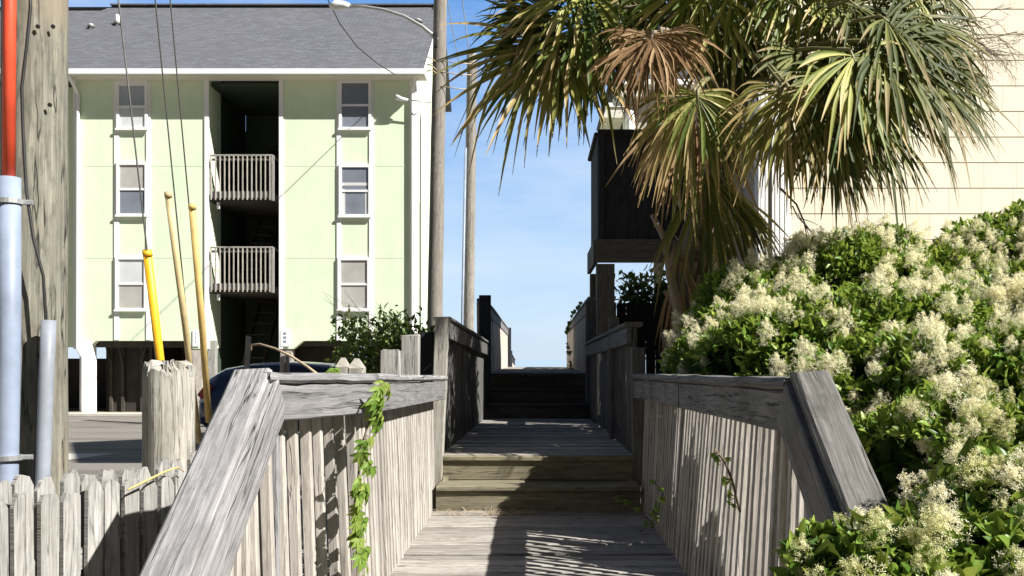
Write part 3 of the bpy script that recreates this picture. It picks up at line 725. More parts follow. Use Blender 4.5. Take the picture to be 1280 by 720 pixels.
# downspouts
def spout(m):
    m.tube([(bx(96),YB-.50,bz(93)),(bx(96.5),YB-.42,bz(103)),(bx(99),YB-.07,bz(118))],.05,10)
    m.tube([(bx(99),YB-.07,bz(118)),(bx(98.5),YB-.07,bz(436)),(bx(104),YB-.02,bz(447)),(bx(104),YB-.02,.05)],.052,10)
pb('downspout',M['white'],spout)
pb('corner_trim',M['white'],lambda m: m.box(bx(92),bx(95),YB-.03,YB+.01,bz(436),bz(97)))
pb('downspout',M['white'],lambda m: m.tube([(bx(521),YB-.5,bz(93)),(bx(520.5),YB-.3,bz(104)),(bx(516),YB-.09,bz(118)),(bx(516),YB-.09,bz(436))],.045,10))
# plaques
for a,b in ((351,362),(241,249)):
    o=pb('number_plaque',M['white'],lambda m: m.box(bx(a),bx(b),YB-.052 if a==351 else YB-.03,YB+.002,bz(433),bz(413)))
    pb('plaque_mark',M['pvc'],lambda m: [m.box(bx(a+3.5),bx(b-3.5),YB-.056 if a==351 else YB-.034,YB-.04 if a==351 else YB-.02,bz(py+3),bz(py)) for py in (415.5,420.5,425.5)],o)
# pilings and under-storey
for px,py_,w_,mt in ((107,YB+.15,.34,'white'),(245,YB+.2,.36,'slat'),(262,YB+.25,.22,'picket'),(357,YB+.2,.34,'slat'),(515,YB+.2,.34,'slat'),(180,YB+3,.3,'enc'),(225,YB+3,.3,'enc'),(450,YB+3,.3,'enc'),(120,YB+6.6,.3,'under'),(240,YB+6.6,.3,'under'),(360,YB+6.6,.3,'under'),(480,YB+6.6,.3,'under')):
    pb('piling',M[mt],lambda m: m.box(bx(px)-w_/2,bx(px)+w_/2,py_-w_/2,py_+w_/2,-.2,2.19))
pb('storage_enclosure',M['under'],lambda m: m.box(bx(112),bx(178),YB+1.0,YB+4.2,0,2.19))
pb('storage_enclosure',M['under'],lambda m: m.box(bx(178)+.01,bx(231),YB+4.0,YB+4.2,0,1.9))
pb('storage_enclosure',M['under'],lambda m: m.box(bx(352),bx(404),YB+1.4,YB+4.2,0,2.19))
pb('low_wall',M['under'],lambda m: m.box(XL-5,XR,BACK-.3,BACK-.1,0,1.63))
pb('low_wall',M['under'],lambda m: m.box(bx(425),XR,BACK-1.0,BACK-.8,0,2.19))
def brace(m):
    for px in (120,135,160,172):
        m.board((bx(px),YB+.9,1.55),(bx(px)+R(-.35,.35),YB+.9,2.15),.07,.07,up=(0,1,0)); m.board((bx(px),YB+.95,0),(bx(px),YB+.95,2.1),.09,.09,up=(0,1,0))
pb('knee_brace',M['enc'],brace)
pb('beam',M['enc'],lambda m: m.box(bx(112),bx(231),YB+.3,YB+.45,1.98,2.19)); pb('beam',M['enc'],lambda m: m.box(bx(370),bx(512),YB+.3,YB+.45,2.02,2.19))
def lattice(m):
    for k in range(14):
        m.board((bx(60)+k*.12,YB+2.5,.0),(bx(60)+k*.12+.75,YB+2.5,1.3),.03,.015,up=(0,1,0)); m.board((bx(60)+k*.12+.75,YB+2.52,.0),(bx(60)+k*.12,YB+2.52,1.3),.03,.015,up=(0,1,0))
pb('lattice_panel',M['dark'],lattice)
pb('lattice_backing',M['under'],lambda m: m.box(XL-5,bx(110),YB+3.2,YB+3.3,0,1.65))

# ------------------------------------------------------------------ street poles, lamp, wires
D2=18.0
t=pole('street_light_pole','tall weathered wooden pole carrying the street light beside the green building',P(541,476,D2)+Vector((0,0,-1.2)),P(551.5,-60,D2),.165,.13,M['farpole'],warp=.004)
mb=MB(); pts=[P(546,50,D2-.14),P(541,44,D2-.15),P(528,33,D2-.16),P(505,20,D2-.17),P(480,12,D2-.18),P(455,8,D2-.18),P(436,7.5,D2-.18)]
mb.tube(pts,[.045,.04,.036,.034,.032,.03,.03],10); mb.build('lamp_arm',M['steel'],t,True)
mb=MB(); mb.tube([P(437,7.5,D2-.18),P(430,6,D2-.18),P(420,6.5,D2-.18),P(412,8.5,D2-.18)],[.05,.075,.10,.05],12); h=mb.build('lamp_head',M['clear'],t,True)
mb=MB(); mb.tube([P(420,8.5,D2-.18),P(420,11,D2-.18)],[.085,.06],12); mb.build('lamp_lens',M['g_mid'],h,True)
mb=MB(); mb.box(P(543,0,D2).x,P(543,0,D2).x+.08,D2-.2,D2-.1,P(0,62,D2).z,P(0,45,D2).z); mb.build('arm_bracket',M['black'],t)
DF=YB-.30
mb=MB(); mb.tube([P(538,128,YB+.2),P(530,127,DF),P(508,124.5,DF)],.022,8); a=mb.build('flood_arm',M['steel'],BLD,True)
mb=MB(); mb.tube([P(510,125,DF),P(503,124,DF),P(495,121.5,DF)],[.04,.06,.09],10); mb.build('flood_lamp',M['clear'],a,True)
mb=MB()
for py in (78,88,92): mb.tube([P(546,py,D2-.13),P(540,py-R(2,6),D2-.2),P(533,py-R(2,9),D2-.22)],.012,6)
for py in (76,90,108): mb.tube([P(551,py,D2-.13),P(575,py+3,D2-.1),P(592,py+4,D2+.6)],.010,6)
mb.build('line_hardware',M['dry'],t,True)
D3=26.5
t=pole('utility_pole','slimmer leaning wooden pole right of the street light pole',P(584,470,D3)+Vector((0,0,-1.5)),P(590,68,D3),.17,.15,M['farpole'],warp=.004)
mb=MB(); mb.tube([P(582,185,D3-.19),P(577.5,410,D3-.19),P(576.5,480,D3-.19)],.04,8); mb.build('pole_conduit',M['pvc'],t,True)
def cable(label,pts,r,cat='cable',mat='black'):
    t=thing('overhead_cable',label,cat,pts[-1]); mb=MB(); mb.tube(pts,r,6); mb.build('cable',M[mat],t,True)
cable('black service cable hanging in front of the roof to the gutter',[P(360,-110,17),P(410,0,20),P(425,30,21.2),P(446,58,22.5),P(470,78,24.0),P(494,93.5,25.6)],.013)
cable('thin wire dropping from above to the slim pole top, nearer the lamp pole',[P(551,-60,33),P(559,0,31),P(570,60,28.5),P(577,95,26.7)],.015,mat='wire')
cable('thin wire dropping straight down onto the slim leaning pole top',[P(572,-60,31),P(578,0,29),P(586.5,68,26.5)],.015,mat='wire')

# ------------------------------------------------------------------ old posts, stake, reed behind the left railing
def post(label,px0,px1,py,d,mat,pointed,dp=.10):
    x0=P(px0,0,d).x; x1=P(px1,0,d).x; z=P(0,py,d).z; w_=x1-x0; xm=(x0+x1)/2
    t=thing('fence_post',label,'post',(xm,d,0),'old posts behind the left railing'); mb=MB()
    if pointed:
        mb.board((xm,d,-.2),(xm,d,z-.065),w_,dp,up=(0,1,0),ch=.012)
        i=len(mb.v); zz_=z-.0655
        mb.v+=[Vector((x0,d-dp/2,zz_)),Vector((x1,d-dp/2,zz_)),Vector((x1,d+dp/2,zz_)),Vector((x0,d+dp/2,zz_)),Vector((xm-.015,d,z)),Vector((xm+.015,d,z))]
        for f in ((0,1,5,4),(1,2,5),(2,3,4,5),(3,0,4)): mb.face([i+q for q in f],[(i*.01+.1*q,.1*q) for q in range(len(f))])
    else: mb.board((xm,d,-.2),(xm+.01,d,z),w_,dp,up=(0,1,0),ch=.006,segs=3,jit=.003,endj=.01)
    mb.build('post_body',mat,t)
post('left one of two pointed post tops above the sunlit rail',421,437,447,6.1,M['piling'],True)
post('right one of two pointed post tops above the sunlit rail',436,456,448,5.9,M['piling'],True)
post('short flat grey post end right of the two pointed posts',475,499,438,6.3,M['picket'],False)
post('taller flat grey post end left of the leaning newel post',501,523,419,6.5,M['picket'],False)
post('dark shaded post standing behind the leaning newel post',524,546,416,7.4,M['dark'],False)
t=thing('wooden_stake','thin weathered stake leaning in front of the dark stair hall','stake',P(308,520,13))
mb=MB(); mb.board(P(305,530,13),P(311,421,13),.075,.04,up=(0,1,0),ch=.006,segs=4,jit=.004,endj=.02); mb.build('stake',M['picket'],t)
t=thing('wooden_stake','pair of short pale stakes standing beside the dark car roof','stake',P(355,520,14.2))
mb=MB(); mb.board(P(353,530,14.2),P(353,446,14.2),.07,.04,up=(0,1,0),segs=3,jit=.003,endj=.02); mb.build('stake',M['slat'],t)
mb=MB(); mb.board(P(359,530,14.25),P(359,443,14.25),.06,.04,up=(0,1,0),segs=3,jit=.003,endj=.02); mb.build('stake',M['slat'],t)
t=thing('dry_reed','long arched dry reed bending over above the car roof','twig',P(400,470,5.2))
mb=MB(); mb.tube([P(314,438,5.6),P(314,431,5.6),P(325,430,5.5),P(345,436,5.4),P(365,446,5.3),P(385,459,5.2),P(402,472,5.15)],[.005,.006,.006,.007,.008,.008,.009],8); mb.build('reed',M['dry'],t,True)

# ------------------------------------------------------------------ car
def car():
    d0=17.0; sx=F/d0; xr=(245-CX)/F*d0; L=4.6; hw=.90; yc=d0+hw
    t=thing('parked_car','dark navy car parked behind the left railing, red tail lamp showing','car',(xr+L/2,yc,0))
    # (x, belt z, top z, half width, roof half width)
    S=[(0,.66,.90,.78,.66),(.06,.90,1.10,.84,.68),(.20,.97,1.28,.87,.67),(.48,.98,1.44,.89,.64),(1.0,.97,1.53,.90,.63),(1.8,.95,1.56,.90,.63),(2.5,.92,1.51,.90,.62),(3.0,.90,1.26,.90,.64),(3.4,.88,1.00,.89,.70),(4.0,.80,.92,.87,.70),(4.4,.70,.80,.82,.66),(4.58,.52,.62,.70,.56)]
    def sec(s_):
        x,b,tp,w_,rw=s_; z0=.22 if .1<x<4.5 else .34
        h=[(w_*.86,z0),(w_*.98,z0+.10),(w_,.52 if b>.6 else b-.05),(w_*.985,b),(rw+.05,tp-.06),(rw-.06,tp-.005),(0,tp+.015)]
        pts=[(y_,z_) for y_,z_ in h]+[(-y_,z_) for y_,z_ in reversed(h[:-1])]
        return [Vector((xr+x,yc+y_,z_)) for y_,z_ in pts]
    mb=MB(); secs=[sec(s_) for s_ in S]; n=len(secs[0])
    for s_ in secs: mb.v+=s_
    for i in range(len(S)-1):
        for k in range(n):
            k2=(k+1)%n; mb.face((i*n+k,i*n+k2,(i+1)*n+k2,(i+1)*n+k),[(0,0)]*4)
    mb.face(list(range(n)),[(0,0)]*n); mb.face(list(range((len(S)-1)*n,len(S)*n)),[(0,0)]*n)
    mb.build('body',M['carpaint'],t,True)
    def side(x,f_,sg):          # a point on the side glass plane at fraction f_ between belt and roof edge
        for a,b in zip(S,S[1:]):
            if a[0]<=x<=b[0]:
                u=(x-a[0])/(b[0]-a[0]); bl_=lerp(a[1],b[1],u); tp=lerp(a[2],b[2],u); w_=lerp(a[3],b[3],u); rw=lerp(a[4],b[4],u); break
        return Vector((xr+x,yc+sg*(lerp(w_*.985,rw+.05,f_)+.012),lerp(bl_,tp-.06,f_)))
    for sg in (-1,1):
        for x0,x1,x0t,x1t in ((.58,1.22,.74,1.30),(1.32,2.12,1.38,2.08),(2.22,3.10,2.18,2.66)):
            mb=MB(); n=5
            for k in range(n+1):
                for m_ in range(4):
                    f_=.06+.86*m_/3; x=lerp(lerp(x0,x0t,m_/3),lerp(x1,x1t,m_/3),k/n); mb.v.append(side(x,f_,sg))
            for k in range(n):
                for m_ in range(3): mb.face((k*4+m_,k*4+m_+1,(k+1)*4+m_+1,(k+1)*4+m_),[(0,0)]*4)
            mb.build('side_window',M['carglass'],t,True)
        mb=MB(); mb.tube([side(.85,.02,sg)+Vector((0,sg*.005,0)),side(1.9,.0,sg)+Vector((0,sg*.005,0)),side(3.1,.0,sg)+Vector((0,sg*.005,0))],.014,6); mb.build('chrome_strip',M['alloy'],t,True)
        mb=MB(); q=side(2.75,.05,sg); mb.tube([q+Vector((0,sg*.02,0)),q+Vector((.0,sg*.10,.05)),q+Vector((-.0,sg*.22,.07))],[.03,.07,.06],10); mb.build('wing_mirror',M['carpaint'],t,True)
        mb=MB(); mb.board((xr+.05,yc+sg*.82,.88),(xr+.26,yc+sg*.878,1.12),.05,.16,up=(0,0,1),ch=.02); mb.build('tail_lamp',M['red'],t)
        mb=MB(); mb.board((xr+.05,yc+sg*.835,.78),(xr+.22,yc+sg*.878,.86),.04,.07,up=(0,0,1),ch=.015); mb.build('reverse_lamp',M['clear'],t)
        mb=MB(); mb.board((xr+4.15,yc+sg*.80,.66),(xr+4.45,yc+sg*.72,.62),.06,.11,up=(0,0,1),ch=.02); mb.build('headlight',M['clear'],t)
        mb=MB(); mb.board((xr+1.5,yc+sg*.905,.80),(xr+1.68,yc+sg*.905,.80),.02,.03); mb.build('door_handle',M['alloy'],t)
        for wx in (.85,3.65):
            mb=MB(); c0=Vector((xr+wx,yc+sg*.70,.33)); c1=Vector((xr+wx,yc+sg*.915,.33)); mb.tube([c0,c1],.33,24); w_=mb.build('wheel',M['tyre'],t)
            mb=MB(); mb.tube([c1+Vector((0,-sg*.01,0)),c1+Vector((0,sg*.008,0))],.21,20); mb.build('rim',M['alloy'],w_)
    mb=MB(); mb.v+=[Vector((xr+.085,yc-.60,1.13)),Vector((xr+.085,yc+.60,1.13)),Vector((xr+.46,yc+.54,1.445)),Vector((xr+.46,yc-.54,1.445))]; mb.face((0,1,2,3),[(0,0)]*4); mb.build('rear_window',M['carglass'],t)
    mb=MB(); mb.v+=[Vector((xr+2.62,yc-.52,1.455)),Vector((xr+2.62,yc+.52,1.455)),Vector((xr+3.32,yc+.60,1.07)),Vector((xr+3.32,yc-.60,1.07))]; mb.face((0,1,2,3),[(0,0)]*4); mb.build('windscreen',M['carglass'],t)
car()

# ------------------------------------------------------------------ right house, raised deck, further house
HY=9.3; HS=F/HY; hx=lambda px:(px-CX)/HS
t=thing('beach_house','tall house with cream shake siding and white corner behind palm','house',(hx(1100),HY,0))
x0=hx(985); x1=11.0; ez=.27
mb=MB(); z=-.1; row=0
zph=(1.6+(450-203)/HS)%ez
z=zph-ez
while z<9.2:
    i=len(mb.v); yb_=HY-.011; yt=HY-.006
    mb.v+=[Vector((x0,yb_,z)),Vector((x1,yb_,z)),Vector((x1,yt,z+ez-.002)),Vector((x0,yt,z+ez-.002)),Vector((x0,HY,z)),Vector((x1,HY,z))]
    ou=row*.137+R(0,.3)
    mb.face((i,i+1,i+2,i+3),[(ou,.5+.01),(ou+x1-x0,.5+.01),(ou+x1-x0,.5+ez),(ou,.5+ez)]); mb.face((i+4,i+5,i+1,i),[(0,0)]*4)
    z+=ez; row+=1
mb.build('front_siding',M['siding'],t)
pb('wall_core',M['housegrey'],lambda m: m.box(hx(949),x1,HY+.002,13.0,-.2,9.2),t)
def corner(m):
    a=hx(949); n=6; w_=(x0-a)/n
    for k in range(n): m.box(a+k*w_,a+(k+1)*w_-.006,HY-.045,HY-.003,-.1,9.2,ch=.006)
    m.box(a-.022,a-.001,HY-.045,HY+.12,-.1,9.2)
pb('corner_board',M['white'],corner,t)
def sid2(m):
    z=-.1
    while z<9.1: m.board((hx(949)-.012,HY+.121,z+.1),(hx(949)-.012,12.98,z+.1),.02,.198,ch=.006); z+=.2
pb('side_siding',M['housegrey'],sid2,t)
pb('roof',M['shingle'],lambda m: m.prism([(HY-.5,9.1),(13.4,9.1),(11.2,11.0)],'x',hx(949)-.4,x1+.4),t)
pb('cable_drop',M['black'],lambda m: m.tube([(hx(962.5),HY-.055,.0),(hx(962.5),HY-.055,5.8)],.007,6),t)
# raised dark deck
t=thing('raised_deck','dark shaded raised deck on tall posts right of the walkway','deck',(1.5,11.5,0))
DY=10.9; S2=F/DY; ux=lambda px:(px-CX)/S2; uz=lambda py: EYE-(py-CY)/S2
xl=ux(750); xrr=2.33; zf=uz(300); zt2=uz(166); dep=1.45
def fb(m):
    x=xl+.05; 
    while x<xrr-.05:
        m.box(x,min(x+.139,xrr-.02),DY-.0,DY+.025,zf-.02,zt2-.03-R(0,.006)); x+=.14
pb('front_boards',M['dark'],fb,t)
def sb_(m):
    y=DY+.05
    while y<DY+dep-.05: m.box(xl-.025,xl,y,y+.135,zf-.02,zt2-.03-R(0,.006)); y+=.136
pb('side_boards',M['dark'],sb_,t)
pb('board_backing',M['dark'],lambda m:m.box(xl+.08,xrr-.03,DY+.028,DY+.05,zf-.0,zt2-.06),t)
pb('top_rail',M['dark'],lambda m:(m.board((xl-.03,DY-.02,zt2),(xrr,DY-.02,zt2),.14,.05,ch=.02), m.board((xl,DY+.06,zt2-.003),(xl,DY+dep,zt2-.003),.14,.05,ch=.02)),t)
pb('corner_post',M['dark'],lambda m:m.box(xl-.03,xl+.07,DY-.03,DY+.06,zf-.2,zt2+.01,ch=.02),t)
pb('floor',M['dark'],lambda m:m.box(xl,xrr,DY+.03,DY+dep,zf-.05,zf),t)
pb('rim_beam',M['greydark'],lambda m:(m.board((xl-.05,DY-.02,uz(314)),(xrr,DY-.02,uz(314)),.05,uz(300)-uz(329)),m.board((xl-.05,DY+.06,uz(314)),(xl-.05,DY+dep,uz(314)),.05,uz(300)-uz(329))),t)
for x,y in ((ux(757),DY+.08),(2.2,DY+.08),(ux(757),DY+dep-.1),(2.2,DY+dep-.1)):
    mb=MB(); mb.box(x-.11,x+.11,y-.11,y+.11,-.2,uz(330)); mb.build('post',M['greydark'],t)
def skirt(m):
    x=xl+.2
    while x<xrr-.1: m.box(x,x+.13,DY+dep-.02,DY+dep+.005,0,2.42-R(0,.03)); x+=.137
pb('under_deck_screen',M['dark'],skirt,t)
# further house seen over the raised deck
FY=30.0; S3=F/FY; gx=lambda px:(px-CX)/S3; gz=lambda py: EYE-(py-CY)/S3
t=thing('beach_house','pale house corner with stepped eaves peeping over the dark raised deck','house',(gx(830),FY,0))
pb('wall',M['housegrey'],lambda m:m.box(gx(784),gx(960),FY,FY+6,5.65,gz(112)),t)
pb('corner_board',M['white'],lambda m:(m.box(gx(779),gx(784)-.003,FY-.02,FY+.12,5.65,gz(112))),t)
pb('porch_column',M['white'],lambda m:m.tube([(gx(787),FY-.15,5.7),(gx(787),FY-.15,gz(142)),(gx(787),FY-.15,gz(139.5))],[.16,.16,.05],14),t)
def eave(m,px,py,pyb):
    m.box(gx(px),gx(960),FY-.9,FY-.02,gz(py+5),gz(py))
def eaves(m):
    m.box(gx(758),gx(782),FY-.35,FY+5,gz(137),gz(132)); m.box(gx(771),gx(960),FY-.6,FY+5,gz(112),gz(106))
pb('eave_fascia',M['white'],eaves,t)
pb('soffit',M['soffit'],lambda m:(m.prism([(gx(753),gz(150)),(gx(779),gz(150)),(gx(779),gz(137.3)),(gx(758),gz(137.3))],'y',FY-.3,FY+5),m.prism([(gx(776),gz(126)),(gx(800),gz(126)),(gx(800),gz(112.3)),(gx(773),gz(112.3))],'y',FY-.5,FY-.05)),t)
pb('roof',M['shingle'],lambda m:m.prism([(gx(760),gz(106.5)+.02),(gx(960),gz(106.5)+.02),(gx(960),gz(60)),(gx(860),gz(60))],'y',FY-.6,FY+6),t)
for px in (850,900,950):
    for yy in (FY+.3,FY+5.5): pb('piling',M['greydark'],lambda m:m.box(gx(px)-.15,gx(px)+.15,yy-.15,yy+.15,-.2,5.64),t)

# ------------------------------------------------------------------ foliage helpers
def unit(a): return a/np.maximum(np.linalg.norm(a,axis=-1,keepdims=True),1e-9)
def leaves(pos,axis,nrm,L,W,fold=.25,curl=.15):
    """numpy arrays: n leaves -> verts, tris, uv (u along leaf, v integer per leaf)"""
    n=len(pos); axis=unit(axis); side=unit(np.cross(axis,nrm)); nrm=np.cross(side,axis)
    L=np.broadcast_to(L,(n,))[:,None]; W=np.broadcast_to(W,(n,))[:,None]
    b=pos; l1=pos+axis*L*.38+side*W*.5+nrm*W*fold; r1=pos+axis*L*.38-side*W*.5+nrm*W*fold
    l2=pos+axis*L*.72+side*W*.36+nrm*(W*fold*.7-L*curl*.4); r2=pos+axis*L*.72-side*W*.36+nrm*(W*fold*.7-L*curl*.4)
    c=pos+axis*L*.5-nrm*L*curl*.1; tp=pos+axis*L-nrm*L*curl
    V=np.stack([b,l1,r1,l2,r2,c,tp],1).reshape(-1,3)
    T0=np.array([[0,2,5],[0,5,1],[2,4,5],[5,3,1],[4,6,5],[5,6,3]])
    T=(np.arange(n)[:,None,None]*7+T0[None]).reshape(-1,3)
    u=np.tile(np.array([0,.38,.38,.72,.72,.5,1.]),n); v=np.repeat(rng.integers(0,9999,n)+.5,7)
    return V,T,np.stack([u,v],1)
def lump(p,seed):
    k=np.array([[3.1,1.7,2.3],[-2.2,3.9,1.1],[5.3,-4.1,3.7],[7.9,6.3,-8.1]])
    return sum(np.sin(p@k[i]*1.9+seed*(i+1))*a for i,a in enumerate((.4,.3,.2,.15)))

# ------------------------------------------------------------------ flowering shrubs
def panicle(seed,n=170,L=.15,Rr=.062):
    r=np.random.default_rng(seed); t=r.random(n)**.8
    nb=11; br=r.integers(0,nb,n); ba=br*2.4+.3*r.standard_normal(n); bt=br/nb
    zz=bt*L*.75+.02+r.random(n)*L*.25; rad=(Rr*(1-bt*.85))*np.sqrt(r.random(n))*1.05+.004
    pos=np.stack([np.cos(ba)*rad,np.sin(ba)*rad,zz+rad*.35],1)+r.normal(0,.004,(n,3))
    s=r.uniform(.0055,.0100,n)
    rad3=pos-np.array([0,0,1])*(zz*.55)[:,None]; q3=unit(unit(rad3)+r.normal(0,.55,(n,3))); q=unit(np.cross(q3,r.normal(size=(n,3)))); q2=np.cross(q3,q)
    o=np.array([[0,0,-.35],[1,.22,.25],[1,-.22,.25],[-.22,1,.25],[.22,1,.25],[-1,-.22,.25],[-1,.22,.25],[.22,-1,.25],[-.22,-1,.25]])
    M3=np.stack([q,q2,q3],1)
    V=(pos[:,None,:]+s[:,None,None]*np.einsum('kj,njl->nkl',o,M3)).reshape(-1,3)
    T0=np.array([[0,2,1],[0,4,3],[0,6,5],[0,8,7]])
    T=(np.arange(n)[:,None,None]*9+T0[None]).reshape(-1,3)
    UV=np.stack([np.full(n*9,.5),np.repeat(r.integers(0,9999,n)+.5,9)],1)
    return V,T,UV
PAN=[panicle(100+k,n=[290,350,270,370,320][k],L=[.14,.18,.13,.20,.16][k],Rr=[.062,.07,.066,.078,.068][k]) for k in range(5)]
PANME=[]
for k,(V,T,UV) in enumerate(PAN):
    ob=arr_mesh('flower_cluster',V,T,UV,M['flower2' if k in (1,3) else 'flower']); PANME.append(ob.data); bpy.data.objects.remove(ob)

def shrub(name,label,blobs,nleaf,ninner,nflow,leafL,base,flow_dir=(-.1,-.75,.65),fl_scale=1.0,hollow=(),npart=100,stem_r=1.0):
    bl=[(np.array(P(px,py,d)),r_) for px,py,d,r_ in blobs]
    cen=np.array([c for c,_ in bl]); rad=np.array([r_ for _,r_ in bl])
    t=thing(name,label,'shrub',base)
    sun=np.array(SUN)
    def surf(n,lo,hi,bias):
        out_p=[];out_n=[]
        pr=rad**2/np.sum(rad**2)
        while sum(len(a) for a in out_p)<n:
            k=rng.choice(len(bl),size=n,p=pr); dd=unit(rng.normal(size=(n,3)))
            dd=unit(dd+np.array(bias)*.75)
            fr=rng.uniform(lo,hi,n)
            r_=rad[k]*fr
            p=cen[k]+dd*r_[:,None]*np.array([1,1,.9])
            p=p+dd*(lump(p,1.3)*.13*rad[k])[:,None]
            keep=np.ones(n,bool)
            dist=np.linalg.norm((p[:,None,:]-cen[None])/np.array([1,1,.9]),axis=2)/rad[None]
            dist[np.arange(n),k]=9
            keep&=dist.min(1)>.80 if hi>.8 else True
            keep&=lump(p*2.1,4.4)>-.42
            keep&=p[:,2]>.05
            for hx_,hy_,hr in hollow:
                px=CX+p[:,0]/p[:,1]*F; py=CY-(p[:,2]-EYE)/p[:,1]*F
                keep&=((px-hx_)**2+(py-hy_)**2>hr*hr)|(fr<.7)
            out_p.append(p[keep]); out_n.append(dd[keep])
        return np.concatenate(out_p)[:n],np.concatenate(out_n)[:n]
    p,nn=surf(nleaf,.80,1.06,(-.15,-.7,.55))
    ax=unit(nn*.8+rng.normal(size=p.shape)*.75+np.array([0,0,.35])); nr=unit(nn*.3+np.array([0,0,.7])+rng.normal(size=p.shape)*.55)
    L=rng.uniform(.65,1.25,len(p))*leafL
    V,T,UV=leaves(p,ax,nr,L,L*rng.uniform(.42,.56,len(p)))
    arr_mesh('foliage',V,T,UV,M['lig'],t)
    p,nn=surf(ninner,.45,.78,(-.1,-.3,.3))  # larger inner leaves added to block light through the shrub
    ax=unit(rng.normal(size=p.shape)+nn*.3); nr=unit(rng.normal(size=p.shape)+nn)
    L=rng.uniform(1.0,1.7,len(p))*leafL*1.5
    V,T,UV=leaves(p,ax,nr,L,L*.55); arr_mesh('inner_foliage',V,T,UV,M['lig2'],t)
    mb=MB()
    for c,r_ in bl:
        c=Vector(c); b_=Vector((c.x+R(-.15,.15),c.y+R(-.1,.3),0)); mid=b_.lerp(c,.55)+Vector((R(-.1,.1),R(-.1,.1),0))
        mb.tube([b_,mid,c,c+Vector((R(-.2,.2),R(-.2,.2),r_*.7))],[.03*stem_r,.022*stem_r,.014*stem_r,.004*stem_r],7)
        for q in range(7):
            e=c+Vector((R(-1,1),R(-1,.3),R(-.2,1))).normalized()*r_*.9; mb.tube([mid.lerp(c,R(.3,1)),c.lerp(e,.5)+Vector((0,0,.03)),e],[.012*stem_r,.008*stem_r,.003*stem_r],5)
    mb.build('stems',M['stem'],t,True)
    p,nn=surf(int(nflow*1.5),.96,1.09,flow_dir)
    kp=np.argsort(-(lump(p*1.1,7.7)+rng.normal(0,.42,len(p))))[:nflow]; p=p[kp]; nn=nn[kp]
    # largest in the picture first: nearest
    order=np.argsort(p[:,1]); sv=[];st=[];su=[];off=0
    for j,i in enumerate(order):
        k=rng.integers(0,5); s_=rng.choice([.6,.8,1.0,1.25,1.5])*rng.uniform(.85,1.15)*fl_scale
        zdir=Vector(nn[i]*.7+np.array([0,0,.55])+rng.normal(size=3)*.3).normalized(); q=zdir.to_track_quat('Z','Y')@Matrix.Rotation(R(0,6.28),3,'Z').to_quaternion()
        loc=Vector(p[i])-zdir*.03
        if j<npart:
            ob=bpy.data.objects.new('flower_cluster',PANME[k]); C.objects.link(ob); ob.parent=t
            ob.location=loc-t.location; ob.rotation_mode='QUATERNION'; ob.rotation_quaternion=q; ob.scale=(s_,s_,s_)
        else:
            V,T,UV=PAN[k]; Rm=np.array(q.to_matrix())*s_
            sv.append(V@Rm.T+np.array(loc)); st.append(T+off); su.append(UV); off+=len(V)
    if sv:
        o=arr_mesh('blossom',np.concatenate(sv),np.concatenate(st),np.concatenate(su),M['flower'],t); o['kind']='stuff'
    return t
big=[(912,425,6.4,.36),(935,395,6.5,.38),(985,390,6.6,.45),(1050,370,6.7,.50),(1090,350,6.9,.42),(1130,390,6.6,.50),(1190,385,6.7,.48),(1245,345,6.9,.50),(1320,345,6.8,.6),(1400,360,6.6,.6),
     (908,478,5.6,.27),(892,475,6.25,.28),(900,545,6.2,.36),(885,470,6.0,.28),(905,505,5.9,.35),(893,448,5.95,.24),(928,436,5.9,.30),(985,430,5.9,.35),(955,470,5.5,.42),(1020,465,5.4,.48),(1100,460,5.3,.50),(1180,460,5.3,.50),(1260,440,5.4,.52),(1350,450,5.2,.6),
     (1060,520,4.5,.36),(1130,515,4.4,.40),(1210,520,4.3,.42),(1290,520,4.2,.45),(1380,540,4.2,.5),
     (1120,610,3.9,.36),(1195,590,3.7,.36),(1280,600,3.6,.38),(1030,560,5.4,.5),(1240,650,3.6,.35)]
shrub('flowering_shrub','big glossy privet shrub covered in cream flower clusters below the cream house',big,62000,12000,1200,.060,(1.9,5.5,0),hollow=((1120,600,52),(1145,625,40),(905,455,22)),fl_scale=.62)
front=[(985,728,2.15,.075),(1030,712,2.15,.10),(1085,712,2.12,.12),(1140,708,2.15,.12),(1185,690,2.2,.13),(1225,650,2.25,.14),(1275,640,2.25,.15),(1245,720,2.1,.15),(1160,770,2.05,.16),(1060,780,2.05,.14),(1330,660,2.2,.2),(1330,760,2.1,.2)]
shrub('flowering_shrub','nearest clump of cream privet blossom at the foot of the right railing',front,3500,700,110,.055,(1.2,2.25,0),fl_scale=.52,npart=100,stem_r=.35)

# ------------------------------------------------------------------ palm
PT=thing('palm_tree','shaggy sabal palm with green, yellowing and dead brown fan fronds','palm tree',(1.25,7.35,0))
tb=Vector((1.22,7.40,-.1)); crown=P(905,125,7.3)
tpts=[tb,P(862,430,7.38),P(868,350,7.35),P(884,270,7.33),P(898,200,7.31),P(907,120,7.3),P(915,40,7.3)]
mb=MB(); mb.tube(tpts,[.20,.155,.15,.15,.16,.16,.10],16); mb.build('trunk',M['boot'],PT,True)
def along(f_):
    q=f_*(len(tpts)-1); i=min(int(q),len(tpts)-2); return tpts[i].lerp(tpts[i+1],q-i)
mb=MB()
for k in range(95):
    mb=MB(); f_=R(.12,.97); c=along(f_); a=R(0,6.28); o=Vector((math.cos(a),math.sin(a),0)); tan=Vector((-o.y,o.x,0))
    b0=c+o*.10; l=R(.12,.30); e=b0+o*R(.06,.16)+Vector((0,0,l))+tan*R(-.12,.12)
    mb.board(b0,e,R(.035,.07),R(.012,.022),up=o,ch=.003,segs=2,jit=.004); mb.build('leaf_base',M['petdead'],PT)
mb=MB()
